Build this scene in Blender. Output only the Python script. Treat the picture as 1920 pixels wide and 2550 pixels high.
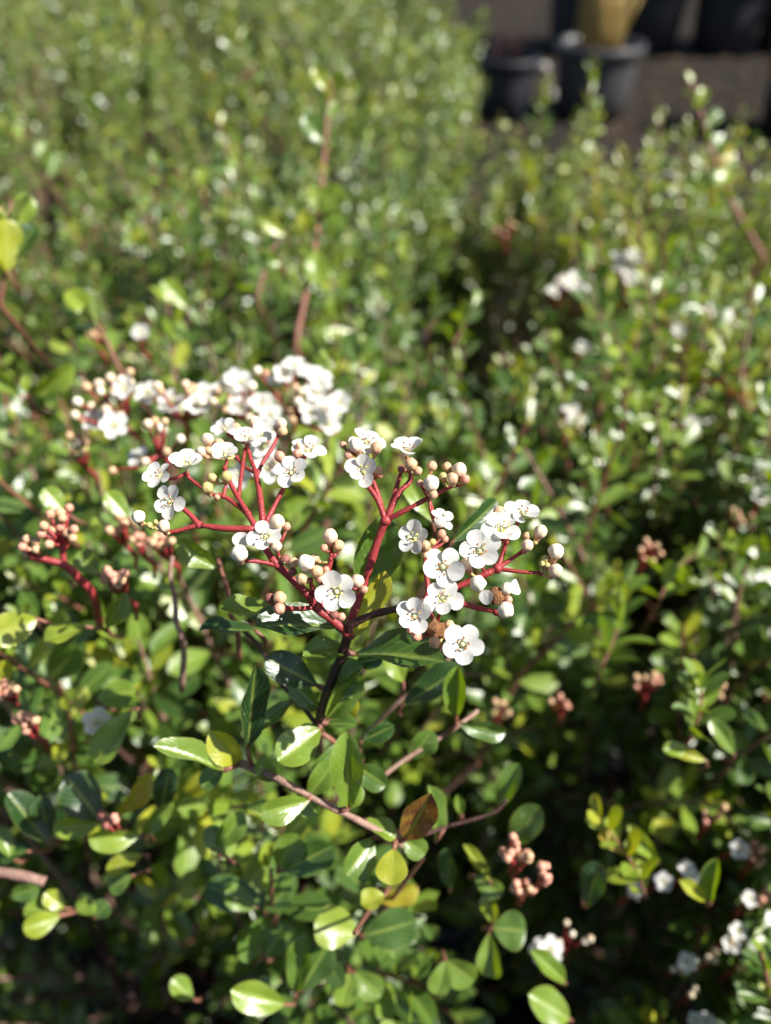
import bpy, math, random
import numpy as np
from mathutils import Vector, Matrix

rad = math.radians
scene = bpy.context.scene
COL = scene.collection
for o in list(bpy.data.objects):
    bpy.data.objects.remove(o)

# ------------------------------------------------------------------ camera
PW, PH = 1920.0, 2550.0
EYE = Vector((0.0, 0.0, 0.78))
PITCH = rad(41.0)
TANV = math.tan(rad(33.5))
FOCUS = 0.136
APERTURE_MM = 2.8
LENS = 18.0 / TANV
cam = bpy.data.cameras.new('camera')
cam.sensor_fit = 'VERTICAL'
cam.sensor_height = 36.0
cam.sensor_width = 36.0
cam.lens = LENS
cam.clip_start = 0.005
cam.clip_end = 500.0
cam.dof.use_dof = True
cam.dof.focus_distance = FOCUS
cam.dof.aperture_fstop = LENS / APERTURE_MM
camera = bpy.data.objects.new('camera', cam)
camera.location = EYE
camera.rotation_euler = (math.pi / 2 - PITCH, 0, 0)
COL.objects.link(camera)
scene.camera = camera

# ------------------------------------------------------------------ sky, sun, exposure
SUN_DIR = Vector((0.82, -0.16, 0.88)).normalized()          # towards the sun
SUN_EL = math.asin(SUN_DIR.z)
SUN_AZ = math.atan2(SUN_DIR.x, SUN_DIR.y)
world = bpy.data.worlds.new('World')
scene.world = world
world.use_nodes = True
wn = world.node_tree
wn.nodes.clear()
sky = wn.nodes.new('ShaderNodeTexSky')
sky.sky_type = 'NISHITA'
sky.sun_disc = False
sky.sun_elevation = SUN_EL
sky.sun_rotation = SUN_AZ
bg = wn.nodes.new('ShaderNodeBackground')
bg.inputs['Strength'].default_value = 0.055
wo = wn.nodes.new('ShaderNodeOutputWorld')
wn.links.new(sky.outputs[0], bg.inputs[0])
wn.links.new(bg.outputs[0], wo.inputs[0])

sun = bpy.data.lights.new('sun', 'SUN')
sun.energy = 5.0
sun.angle = rad(0.55)
sun.color = (1.0, 0.955, 0.88)
sun_ob = bpy.data.objects.new('sun', sun)
sun_ob.rotation_euler = SUN_DIR.to_track_quat('Z', 'Y').to_euler()
sun_ob.location = (2, 0, 4)
COL.objects.link(sun_ob)

scene.render.engine = 'CYCLES'
scene.view_settings.view_transform = 'Standard'
scene.view_settings.look = 'None'
scene.view_settings.exposure = 1.0
scene.view_settings.gamma = 1.0
scene.view_settings.use_curve_mapping = False
scene.cycles.use_denoising = True
scene.cycles.max_bounces = 5
scene.cycles.diffuse_bounces = 3
scene.cycles.glossy_bounces = 2
scene.cycles.transmission_bounces = 4
scene.cycles.sample_clamp_indirect = 6.0
scene.cycles.caustics_reflective = False
scene.cycles.caustics_refractive = False

# ------------------------------------------------------------------ points
RIGHT = Vector((1, 0, 0))
FWD = Vector((0, math.cos(PITCH), -math.sin(PITCH)))
UP = Vector((0, math.sin(PITCH), math.cos(PITCH)))
KPX = TANV / (PH / 2)


def at(px, py, d):
    """World point seen at photo position (px, py), d metres along the view axis."""
    return EYE + FWD * d + RIGHT * ((px - PW / 2) * KPX * d) + UP * ((PH / 2 - py) * KPX * d)


def project(P):
    """numpy (N,3) -> px, py, depth"""
    Q = P - np.array(EYE)
    d = Q @ np.array(FWD)
    dd = np.where(np.abs(d) < 1e-6, 1e-6, d)
    return PW / 2 + (Q @ np.array(RIGHT)) / dd / KPX, PH / 2 - (Q @ np.array(UP)) / dd / KPX, d


# ------------------------------------------------------------------ materials
def new_mat(name):
    m = bpy.data.materials.new(name)
    m.use_nodes = True
    nt = m.node_tree
    for n in list(nt.nodes):
        nt.nodes.remove(n)
    out = nt.nodes.new('ShaderNodeOutputMaterial')
    return m, nt, out


def N(nt, kind, **kw):
    n = nt.nodes.new(kind)
    for k, v in kw.items():
        setattr(n, k, v)
    return n


def mathn(nt, op, a, b=None, clamp=False):
    n = nt.nodes.new('ShaderNodeMath')
    n.operation = op
    n.use_clamp = clamp
    for i, v in enumerate((a, b)):
        if v is None:
            continue
        if isinstance(v, (int, float)):
            n.inputs[i].default_value = v
        else:
            nt.links.new(v, n.inputs[i])
    return n.outputs[0]


def mixc(nt, fac, a, b):
    n = nt.nodes.new('ShaderNodeMix')
    n.data_type = 'RGBA'
    for s, v in ((n.inputs[0], fac), (n.inputs[6], a), (n.inputs[7], b)):
        if isinstance(v, (int, float)):
            s.default_value = v
        elif isinstance(v, tuple):
            s.default_value = (*v, 1.0) if len(v) == 3 else v
        else:
            nt.links.new(v, s)
    return n.outputs[2]


def leaf_material():
    m, nt, out = new_mat('leaf')
    L = nt.links.new
    tint = N(nt, 'ShaderNodeAttribute', attribute_name='tint').outputs['Fac']
    uv = N(nt, 'ShaderNodeUVMap')
    sep = N(nt, 'ShaderNodeSeparateXYZ')
    L(uv.outputs[0], sep.inputs[0])
    u, v = sep.outputs[0], sep.outputs[1]
    ramp = N(nt, 'ShaderNodeValToRGB')
    el = ramp.color_ramp.elements
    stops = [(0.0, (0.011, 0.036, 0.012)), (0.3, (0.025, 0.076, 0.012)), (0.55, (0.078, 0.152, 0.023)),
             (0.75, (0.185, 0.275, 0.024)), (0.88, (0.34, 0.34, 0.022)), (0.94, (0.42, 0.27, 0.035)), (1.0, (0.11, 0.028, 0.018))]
    while len(el) < len(stops):
        el.new(0.5)
    for e, (p, c) in zip(el, stops):
        e.position = p
        e.color = (*c, 1)
    # blotchy variation across the blade
    tc = N(nt, 'ShaderNodeTexCoord')
    geo = N(nt, 'ShaderNodeNewGeometry')
    noise = N(nt, 'ShaderNodeTexNoise')
    noise.inputs['Scale'].default_value = 260.0
    noise.inputs['Detail'].default_value = 3.0
    L(geo.outputs['Position'], noise.inputs['Vector'])
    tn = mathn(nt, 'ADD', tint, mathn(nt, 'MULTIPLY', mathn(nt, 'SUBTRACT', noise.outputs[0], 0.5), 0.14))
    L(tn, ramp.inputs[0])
    base = ramp.outputs[0]
    # midrib, margin, petiole
    au = mathn(nt, 'ABSOLUTE', mathn(nt, 'SUBTRACT', u, 0.5))
    rib = mathn(nt, 'SUBTRACT', 1.0, mathn(nt, 'MULTIPLY', au, 15.0), True)
    rib = mathn(nt, 'MULTIPLY', rib, mathn(nt, 'SUBTRACT', 1.0, mathn(nt, 'MULTIPLY', v, 0.6)), True)
    c1 = mixc(nt, mathn(nt, 'MULTIPLY', rib, 0.9), base, (0.34, 0.40, 0.08))
    marg = mathn(nt, 'MULTIPLY', mathn(nt, 'SUBTRACT', au, 0.46), 22.0, True)
    c2 = mixc(nt, mathn(nt, 'MULTIPLY', marg, 0.55), c1, (0.26, 0.27, 0.06))
    pet = mathn(nt, 'SUBTRACT', 1.0, mathn(nt, 'MULTIPLY', v, 11.0), True)
    c3 = mixc(nt, pet, c2, (0.22, 0.055, 0.03))
    # pale side veins and dried specks of dust and water
    comb0 = N(nt, 'ShaderNodeCombineXYZ')
    L(mathn(nt, 'SUBTRACT', v, mathn(nt, 'MULTIPLY', au, 0.9)), comb0.inputs[1])
    wv0 = N(nt, 'ShaderNodeTexWave', wave_type='BANDS', bands_direction='Y')
    L(comb0.outputs[0], wv0.inputs['Vector'])
    wv0.inputs['Scale'].default_value = 2.4
    wv0.inputs['Distortion'].default_value = 1.5
    vein = mathn(nt, 'POWER', wv0.outputs[1], 6.0)
    c3 = mixc(nt, mathn(nt, 'MULTIPLY', vein, 0.16), c3, (0.24, 0.32, 0.07))
    n3 = N(nt, 'ShaderNodeTexNoise')
    n3.inputs['Scale'].default_value = 1300.0
    n3.inputs['Detail'].default_value = 1.0
    L(geo.outputs['Position'], n3.inputs['Vector'])
    n4 = N(nt, 'ShaderNodeTexNoise')
    n4.inputs['Scale'].default_value = 120.0
    L(geo.outputs['Position'], n4.inputs['Vector'])
    speck = mathn(nt, 'MULTIPLY', mathn(nt, 'SUBTRACT', n3.outputs[0], 0.66), 14.0, True)
    speck = mathn(nt, 'MULTIPLY', speck, mathn(nt, 'MULTIPLY', mathn(nt, 'SUBTRACT', n4.outputs[0], 0.42), 4.0, True))
    c3 = mixc(nt, mathn(nt, 'MULTIPLY', speck, 0.6), c3, (0.42, 0.46, 0.36))
    # paler, duller underside
    back = geo.outputs['Backfacing']
    c4 = mixc(nt, mathn(nt, 'MULTIPLY', back, 0.55), c3, (0.15, 0.21, 0.085))
    # side veins and pores as fine relief
    wv = N(nt, 'ShaderNodeTexWave', wave_type='BANDS', bands_direction='Y')
    comb = N(nt, 'ShaderNodeCombineXYZ')
    L(mathn(nt, 'SUBTRACT', v, mathn(nt, 'MULTIPLY', au, 0.9)), comb.inputs[1])
    L(comb.outputs[0], wv.inputs['Vector'])
    wv.inputs['Scale'].default_value = 2.6
    wv.inputs['Distortion'].default_value = 1.2
    n2 = N(nt, 'ShaderNodeTexNoise')
    n2.inputs['Scale'].default_value = 900.0
    L(geo.outputs['Position'], n2.inputs['Vector'])
    h = mathn(nt, 'ADD', mathn(nt, 'MULTIPLY', wv.outputs[1], 0.12), mathn(nt, 'MULTIPLY', n2.outputs[0], 0.7))
    bump = N(nt, 'ShaderNodeBump')
    bump.inputs['Strength'].default_value = 0.22
    bump.inputs['Distance'].default_value = 0.0006
    L(h, bump.inputs['Height'])
    p = N(nt, 'ShaderNodeBsdfPrincipled')
    L(c4, p.inputs['Base Color'])
    L(mathn(nt, 'ADD', 0.35, mathn(nt, 'MULTIPLY', back, 0.27)), p.inputs['Roughness'])
    p.inputs['Specular IOR Level'].default_value = 0.85
    L(bump.outputs[0], p.inputs['Normal'])
    tr = N(nt, 'ShaderNodeBsdfTranslucent')
    hsv = N(nt, 'ShaderNodeHueSaturation')
    hsv.inputs['Hue'].default_value = 0.485
    hsv.inputs['Saturation'].default_value = 1.15
    hsv.inputs['Value'].default_value = 2.2
    L(c3, hsv.inputs['Color'])
    L(hsv.outputs[0], tr.inputs['Color'])
    mx = N(nt, 'ShaderNodeMixShader')
    mx.inputs[0].default_value = 0.26
    L(p.outputs[0], mx.inputs[1])
    L(tr.outputs[0], mx.inputs[2])
    L(mx.outputs[0], out.inputs[0])
    return m


def organic(name, c1, c2, scale=600.0, rough=0.5, translucent=0.0, bump_s=0.3, bump_d=0.0004, spec=0.4, tcol=None, sss=0.0, detail=4.0):
    m, nt, out = new_mat(name)
    L = nt.links.new
    geo = N(nt, 'ShaderNodeNewGeometry')
    noise = N(nt, 'ShaderNodeTexNoise')
    noise.inputs['Scale'].default_value = scale
    noise.inputs['Detail'].default_value = detail
    L(geo.outputs['Position'], noise.inputs['Vector'])
    r = N(nt, 'ShaderNodeMapRange')
    r.inputs[1].default_value = 0.3
    r.inputs[2].default_value = 0.7
    L(noise.outputs[0], r.inputs[0])
    c = mixc(nt, r.outputs[0], c1, c2)
    if name.startswith('bud_'):
        tco = N(nt, 'ShaderNodeTexCoord')
        sp_ = N(nt, 'ShaderNodeSeparateXYZ')
        L(tco.outputs['Object'], sp_.inputs[0])
        low = mathn(nt, 'MULTIPLY', mathn(nt, 'SUBTRACT', 0.05, sp_.outputs[2]), 1.5, True)
        c = mixc(nt, mathn(nt, 'MULTIPLY', low, 0.65), c, (0.46, 0.20, 0.12))
    p = N(nt, 'ShaderNodeBsdfPrincipled')
    L(c, p.inputs['Base Color'])
    p.inputs['Roughness'].default_value = rough
    p.inputs['Specular IOR Level'].default_value = spec
    if sss:
        p.inputs['Subsurface Weight'].default_value = sss
        p.inputs['Subsurface Radius'].default_value = (1.0, 0.8, 0.6)
        p.inputs['Subsurface Scale'].default_value = 0.0006
    if bump_s:
        n2 = N(nt, 'ShaderNodeTexNoise')
        n2.inputs['Scale'].default_value = scale * 3
        L(geo.outputs['Position'], n2.inputs['Vector'])
        b = N(nt, 'ShaderNodeBump')
        b.inputs['Strength'].default_value = bump_s
        b.inputs['Distance'].default_value = bump_d
        L(n2.outputs[0], b.inputs['Height'])
        L(b.outputs[0], p.inputs['Normal'])
    if translucent:
        tr = N(nt, 'ShaderNodeBsdfTranslucent')
        tr.inputs[0].default_value = (*(tcol or c1), 1)
        mx = N(nt, 'ShaderNodeMixShader')
        mx.inputs[0].default_value = translucent
        L(p.outputs[0], mx.inputs[1])
        L(tr.outputs[0], mx.inputs[2])
        L(mx.outputs[0], out.inputs[0])
    else:
        L(p.outputs[0], out.inputs[0])
    return m


M = {}
M['leaf'] = leaf_material()
M['petal'] = organic('petal', (0.83, 0.82, 0.775), (0.78, 0.77, 0.735), 700, 0.5, 0.38, 0.2, 0.0003, 0.35, (0.76, 0.75, 0.68))
M['flower_heart'] = organic('flower_heart', (0.68, 0.68, 0.34), (0.58, 0.60, 0.24), 1500, 0.5)
M['filament'] = organic('filament', (0.78, 0.78, 0.52), (0.70, 0.70, 0.42), 1500, 0.5, 0, 0)
M['anther_yellow'] = organic('anther_yellow', (0.80, 0.68, 0.16), (0.70, 0.55, 0.10), 2500, 0.7)
M['anther_brown'] = organic('anther_brown', (0.42, 0.16, 0.05), (0.26, 0.09, 0.03), 2500, 0.8)
M['bud_white'] = organic('bud_white', (0.82, 0.77, 0.62), (0.78, 0.70, 0.54), 500, 0.45, 0, 0.2, sss=0.15)
M['bud_cream'] = organic('bud_cream', (0.70, 0.60, 0.42), (0.68, 0.50, 0.36), 500, 0.45, 0, 0.25, sss=0.15)
M['bud_tan'] = organic('bud_tan', (0.60, 0.42, 0.23), (0.54, 0.31, 0.19), 600, 0.5, 0, 0.3, sss=0.1)
M['bud_pink'] = organic('bud_pink', (0.60, 0.33, 0.22), (0.52, 0.23, 0.16), 600, 0.5, 0, 0.3, sss=0.1)
M['bud_dark'] = organic('bud_dark', (0.28, 0.10, 0.08), (0.20, 0.08, 0.06), 600, 0.55, 0, 0.3)
M['bud_green'] = organic('bud_green', (0.50, 0.46, 0.16), (0.44, 0.33, 0.14), 600, 0.5, 0, 0.3)
M['stalk_red'] = organic('stalk_red', (0.33, 0.042, 0.045), (0.23, 0.028, 0.027), 900, 0.42, 0, 0.45, 0.0004)
M['twig'] = organic('twig', (0.33, 0.22, 0.17), (0.21, 0.105, 0.08), 420, 0.6, 0, 0.5, 0.0006)
M['twig_red'] = organic('twig_red', (0.27, 0.115, 0.08), (0.17, 0.065, 0.045), 500, 0.55, 0, 0.4, 0.0005)
M['twig_dark'] = organic('twig_dark', (0.070, 0.030, 0.024), (0.045, 0.022, 0.018), 500, 0.55, 0, 0.5, 0.0005)  # dark wood; also puts shade into inner branches and the cluster's stems
M['withered'] = organic('withered', (0.42, 0.20, 0.08), (0.22, 0.09, 0.035), 1400, 0.8, 0, 0.9, 0.0012)
M['dry_leaf'] = organic('dry_leaf', (0.30, 0.12, 0.05), (0.20, 0.075, 0.035), 160, 0.55, 0.2, 0.4, 0.001, 0.4, (0.4, 0.16, 0.05))
M['black_plastic'] = organic('black_plastic', (0.075, 0.075, 0.078), (0.055, 0.055, 0.058), 30, 0.36, 0, 0.15, 0.002, 0.5)
M['dull_plastic'] = organic('dull_plastic', (0.016, 0.018, 0.024), (0.026, 0.028, 0.034), 20, 0.55, 0, 0.15, 0.002, 0.4)
M['soil'] = organic('soil', (0.075, 0.050, 0.032), (0.030, 0.021, 0.015), 90, 0.95, 0, 0.9, 0.006, 0.1)
M['straw'] = organic('straw', (0.74, 0.56, 0.22), (0.58, 0.42, 0.16), 40, 0.6, 0.15, 0.3, 0.001, 0.3, (0.55, 0.4, 0.14))
M['stone'] = organic('stone', (0.42, 0.40, 0.37), (0.30, 0.28, 0.25), 60, 0.85, 0, 0.6, 0.004, 0.2)
M['ground'] = organic('ground', (0.023, 0.018, 0.014), (0.013, 0.011, 0.0088), 9.0, 0.95, 0, 0.6, 0.01, 0.15, detail=10.0)
M['chips'] = organic('chips', (0.10, 0.07, 0.048), (0.05, 0.034, 0.024), 50, 0.9, 0, 0.5, 0.003, 0.15)

# ------------------------------------------------------------------ mesh helpers
class MB:
    """collects pieces; build() makes one mesh"""
    def __init__(self):
        self.v, self.f, self.m, self.mats = [], [], [], []

    def mi(self, mat):
        if mat not in self.mats:
            self.mats.append(mat)
        return self.mats.index(mat)

    def add(self, verts, faces, mat):
        o = len(self.v)
        k = self.mi(mat)
        self.v += [tuple(p) for p in verts]
        for f in faces:
            self.f.append(tuple(i + o for i in f))
            self.m.append(k)

    def tube(self, pts, rs, mat, seg=6, cap=True):
        pts = [Vector(p) for p in pts]
        n = len(pts)
        if isinstance(rs, (int, float)):
            rs = [rs] * n
        V, Fc = [], []
        ref = None
        for i, p in enumerate(pts):
            t = (pts[min(i + 1, n - 1)] - pts[max(i - 1, 0)])
            t = t.normalized() if t.length > 1e-9 else Vector((0, 0, 1))
            if ref is None:
                ref = t.orthogonal().normalized()
            a = ref - t * ref.dot(t)
            a = a.normalized() if a.length > 1e-6 else t.orthogonal().normalized()
            ref = a
            b = t.cross(a)
            for k in range(seg):
                an = 2 * math.pi * k / seg
                V.append(p + (a * math.cos(an) + b * math.sin(an)) * rs[i])
        for i in range(n - 1):
            for k in range(seg):
                k2 = (k + 1) % seg
                Fc.append((i * seg + k, i * seg + k2, (i + 1) * seg + k2, (i + 1) * seg + k))
        if cap:
            Fc.append(tuple(range(seg - 1, -1, -1)))
            Fc.append(tuple((n - 1) * seg + k for k in range(seg)))
        self.add(V, Fc, mat)

    def ball(self, c, r, mat, axis=Vector((0, 0, 1)), stretch=1.0, rings=6, seg=10, lobes=0, lobe_amt=0.06, jitter=0.0, rng=None):
        c = Vector(c)
        q = axis.normalized().to_track_quat('Z', 'Y')
        V = [c + q @ Vector((0, 0, -r * stretch))]
        for i in range(1, rings):
            ph = math.pi * i / rings
            for k in range(seg):
                th = 2 * math.pi * k / seg
                rr = r * math.sin(ph)
                if lobes:
                    rr *= 1 + lobe_amt * math.cos(lobes * th) * math.sin(ph)
                p = Vector((rr * math.cos(th), rr * math.sin(th), -r * stretch * math.cos(ph)))
                if jitter and rng:
                    p *= 1 + rng.uniform(-jitter, jitter)
                V.append(c + q @ p)
        V.append(c + q @ Vector((0, 0, r * stretch)))
        Fc = []
        for k in range(seg):
            Fc.append((0, 1 + (k + 1) % seg, 1 + k))
        for i in range(rings - 2):
            for k in range(seg):
                a, b = 1 + i * seg + k, 1 + i * seg + (k + 1) % seg
                Fc.append((a, b, b + seg, a + seg))
        last = len(V) - 1
        b0 = 1 + (rings - 2) * seg
        for k in range(seg):
            Fc.append((b0 + k, b0 + (k + 1) % seg, last))
        self.add(V, Fc, mat)

    def lathe(self, prof, mat, seg=32, c=Vector((0, 0, 0))):
        V, Fc = [], []
        for (r, z) in prof:
            for k in range(seg):
                a = 2 * math.pi * k / seg
                V.append((c[0] + r * math.cos(a), c[1] + r * math.sin(a), c[2] + z))
        for i in range(len(prof) - 1):
            for k in range(seg):
                k2 = (k + 1) % seg
                Fc.append((i * seg + k, i * seg + k2, (i + 1) * seg + k2, (i + 1) * seg + k))
        self.add(V, Fc, mat)

    def mesh(self, name, smooth=True):
        me = bpy.data.meshes.new(name)
        me.from_pydata(self.v, [], self.f)
        for k in self.mats:
            me.materials.append(M[k])
        me.polygons.foreach_set('material_index', self.m)
        if smooth:
            me.polygons.foreach_set('use_smooth', [True] * len(self.f))
        me.update()
        return me


WM = {}


def link(name, mesh, parent=None, world=None):
    o = bpy.data.objects.new(name, mesh)
    COL.objects.link(o)
    w = world if world is not None else Matrix.Identity(4)
    WM[o.name] = w
    if parent is not None:
        o.parent = parent
        o.matrix_basis = WM[parent.name].inverted() @ w
    else:
        o.matrix_basis = w
    return o


def tag(o, label=None, cat=None, group=None, kind=None):
    if label:
        o['label'] = label
    if cat:
        o['category'] = cat
    if group:
        o['group'] = group
    if kind:
        o['kind'] = kind
    return o


# ------------------------------------------------------------------ leaf meshes
def leaf_profile(t):
    w = (t ** 0.95) * np.sqrt(np.clip(1 - t, 0, 1))
    return w / 0.3872


def leaf_grid(ts, cols):
    """rows of (s, t) plus quads; s in -1..1 across, t in 0..1 along"""
    ts = np.array(ts, float)
    ss = np.linspace(-1, 1, cols)
    S, T = np.meshgrid(ss, ts)
    S, T = S.ravel(), T.ravel()
    q = []
    for i in range(len(ts) - 1):
        for j in range(cols - 1):
            a = i * cols + j
            q.append((a, a + 1, a + cols + 1, a + cols))
    return S, T, np.array(q)


G_FAR = leaf_grid([0, 0.35, 0.78, 1.0], 3)
G_NEAR = leaf_grid([0, 0.12, 0.3, 0.5, 0.7, 0.87, 0.96, 1.0], 5)
G_HERO = leaf_grid([0, 0.06, 0.14, 0.25, 0.37, 0.5, 0.62, 0.74, 0.84, 0.92, 0.97, 1.0], 7)


def leaf_local(G, fold, curl, wave=0.0, seed=0):
    """unit leaf: x width -.5...5, y 0..1, z relief (in units of length)"""
    S, T, q = G
    w = leaf_profile(T) * 0.5
    w = np.maximum(w, 0.02)
    x = S * w
    z = fold * np.abs(x) * 0.55 - curl * T ** 2 * 0.5
    z = z - 0.10 * (np.abs(S) ** 3) * w * 0.6
    if wave:
        z = z + wave * np.sin(T * 9 + seed) * np.abs(S) * w
    return np.stack([x, T, z], 1)


def arrays_mesh(name, V, Q, uv, tint, mats, nsides=4):
    me = bpy.data.meshes.new(name)
    nv, nf = len(V), len(Q)
    me.vertices.add(nv)
    me.vertices.foreach_set('co', np.ascontiguousarray(V, np.float32).ravel())
    me.loops.add(nf * 4)
    me.loops.foreach_set('vertex_index', np.ascontiguousarray(Q, np.int32).ravel())
    me.polygons.add(nf)
    me.polygons.foreach_set('loop_start', np.arange(0, nf * 4, 4, dtype=np.int32))
    me.polygons.foreach_set('use_smooth', np.ones(nf, bool))
    ul = me.uv_layers.new(name='UVMap')
    ul.data.foreach_set('uv', np.ascontiguousarray(uv[Q.ravel()], np.float32).ravel())
    at_ = me.attributes.new('tint', 'FLOAT', 'POINT')
    at_.data.foreach_set('value', np.ascontiguousarray(tint, np.float32))
    for k in mats:
        me.materials.append(M[k])
    me.update()
    me.validate()
    return me


def leaf_mesh(G, tint, fold, curl, wave=0.0, seed=0, name='leaf', width=1.0):
    P = leaf_local(G, fold, curl, wave, seed)
    S, T, q = G
    return arrays_mesh(name, P, q, np.stack([S * 0.5 + 0.5, T], 1), np.full(len(P), tint), ['leaf'])


LEAF_CACHE = {}


def shared_leaf(tint, fold, curl):
    k = (round(max(0, min(1, tint)) * 14), round(fold * 4), round(curl * 4))
    if k not in LEAF_CACHE:
        LEAF_CACHE[k] = leaf_mesh(G_NEAR, k[0] / 14, k[1] / 4, k[2] / 4)
    return LEAF_CACHE[k]


def frame(base, d, n, length, width):
    d = d.normalized()
    n = (n - d * n.dot(d))
    n = n.normalized() if n.length > 1e-6 else d.orthogonal().normalized()
    s = d.cross(n)
    m = Matrix(((s.x * width, d.x * length, n.x * length, base.x),
                (s.y * width, d.y * length, n.y * length, base.y),
                (s.z * width, d.z * length, n.z * length, base.z),
                (0, 0, 0, 1)))
    return m


# ------------------------------------------------------------------ flower meshes (unit: diameter 1)
def petal_mesh(seed):
    r = random.Random(seed)
    V, Fc = [], []
    c = Vector((0, 0.305, 0.0))
    ra, rt = 0.205 * r.uniform(0.95, 1.05), 0.205 * r.uniform(0.95, 1.08)
    cup = r.uniform(0.5, 1.1)
    tip = r.uniform(-0.5, 0.15)
    rings, seg = 4, 16

    def z(x, y):
        yy = (y - 0.1) / 0.4
        return 0.02 + cup * x * x * 1.6 + 0.07 * yy + tip * 0.12 * max(0, yy - 0.35) ** 2 + 0.006 * math.sin(40 * x + seed) * yy
    V.append((0, c.y, z(0, c.y)))
    for i in range(1, rings + 1):
        q = i / rings
        for k in range(seg):
            a = 2 * math.pi * k / seg
            x = rt * q * math.cos(a)
            y = ra * q * math.sin(a)
            if y < 0:
                x *= 1 - 0.35 * (y / ra) ** 2 * q
            y += c.y
            if math.sin(a) > 0.97:
                y -= 0.008 * q
            V.append((x, y, z(x, y)))
    for k in range(seg):
        Fc.append((0, 1 + k, 1 + (k + 1) % seg))
    for i in range(rings - 1):
        for k in range(seg):
            a, b = 1 + i * seg + k, 1 + i * seg + (k + 1) % seg
            Fc.append((a, a + seg, b + seg, b))
    return V, Fc


PETALS = [petal_mesh(s) for s in range(6)]
PETAL_ME = []
for V_, F_ in PETALS:
    mb = MB()
    mb.add(V_, F_, 'petal')
    PETAL_ME.append(mb.mesh('petal'))


def add_core(mb, anther, rng):
    mb.lathe([(0.035, -0.20), (0.05, -0.15), (0.045, -0.10)], 'bud_green', 8)
    mb.lathe([(0.045, -0.11), (0.075, -0.03), (0.13, 0.03)], 'petal', 10)
    mb.ball((0, 0, 0.0), 0.065, 'flower_heart', stretch=1.1, rings=5, seg=8)
    mb.ball((0, 0, 0.07), 0.028, 'filament', rings=4, seg=6)
    for k in range(5):
        a = 2 * math.pi * (k + 0.5) / 5 + rng.uniform(-0.2, 0.2)
        e = rng.uniform(0.10, 0.17)
        hgt = rng.uniform(0.12, 0.20)
        d = Vector((math.cos(a), math.sin(a), 0))
        p0, p1, p2 = d * 0.075, d * (0.07 + e * 0.45) + Vector((0, 0, hgt * 0.6)), d * e + Vector((0, 0, hgt))
        mb.tube([p0, p1, p2], [0.013, 0.011, 0.009], 'filament', 5)
        ax = Vector((rng.uniform(-1, 1), rng.uniform(-1, 1), 0.4))
        mb.ball(p2, 0.024, anther, ax, 1.5, 5, 7)


CORE_ME = {}
for an in ('anther_yellow', 'anther_brown'):
    for s in range(3):
        mb = MB()
        add_core(mb, an, random.Random(s + 11))
        CORE_ME[(an, s)] = mb.mesh('flower')
WHOLE_ME = []
for s in range(4):
    mb = MB()
    r_ = random.Random(50 + s)
    add_core(mb, 'anther_brown' if s % 2 else 'anther_yellow', r_)
    for k in range(5):
        V_, F_ = PETALS[(k + s) % 6]
        R_ = Matrix.Rotation(2 * math.pi * k / 5, 3, 'Z') @ Matrix.Rotation(r_.uniform(-0.1, 0.35), 3, 'X')
        mb.add([R_ @ Vector(p) for p in V_], F_, 'petal')
    WHOLE_ME.append(mb.mesh('flower'))

BUD_ME = {}
for c_ in ('white', 'cream', 'tan', 'pink', 'dark', 'green'):
    for s in range(2):
        mb = MB()
        r_ = random.Random(s)
        mb.ball((0, 0, 0), 0.5, 'bud_' + c_, stretch=1.04 + 0.06 * s, rings=9, seg=20, lobes=5, lobe_amt=0.075, jitter=0.018, rng=r_)
        under = 'bud_tan' if c_ in ('white', 'cream') else ('bud_green' if c_ in ('tan', 'green') else 'bud_dark')
        mb.lathe([(0.14, -0.86), (0.22, -0.72), (0.25, -0.55), (0.33, -0.42)], under, 10)
        BUD_ME[(c_, s)] = mb.mesh('bud')
WITHER_ME = []
for s in range(2):
    mb = MB()
    r_ = random.Random(90 + s)
    mb.ball((0, 0, 0), 0.5, 'withered', stretch=0.9, rings=8, seg=12, lobes=5, lobe_amt=0.18, jitter=0.16, rng=r_)
    WITHER_ME.append(mb.mesh('withered_flower'))


def place(name, me, parent, p, normal, size, spin=0.0):
    q = normal.normalized().to_track_quat('Z', 'Y')
    w = Matrix.Translation(p) @ q.to_matrix().to_4x4() @ Matrix.Rotation(spin, 4, 'Z') @ Matrix.Scale(size, 4)
    return link(name, me, parent, w)


def facing(nx, ny):
    """direction given by how far it leans right/up in the picture; the rest points at the viewer"""
    nz = math.sqrt(max(0.02, 1 - nx * nx - ny * ny))
    return (RIGHT * nx + UP * ny - FWD * nz).normalized()


# ------------------------------------------------------------------ the setting
gmb = MB()
n = 40
ext = [-60 + 120 * i / n for i in range(n + 1)]
gv = [(x, y + 40, 0.0) for y in ext for x in ext]
gf = [(j * (n + 1) + i, j * (n + 1) + i + 1, (j + 1) * (n + 1) + i + 1, (j + 1) * (n + 1) + i) for j in range(n) for i in range(n)]
gmb.add(gv, gf, 'ground')
tag(link('ground', gmb.mesh('ground')), kind='structure')

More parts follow.
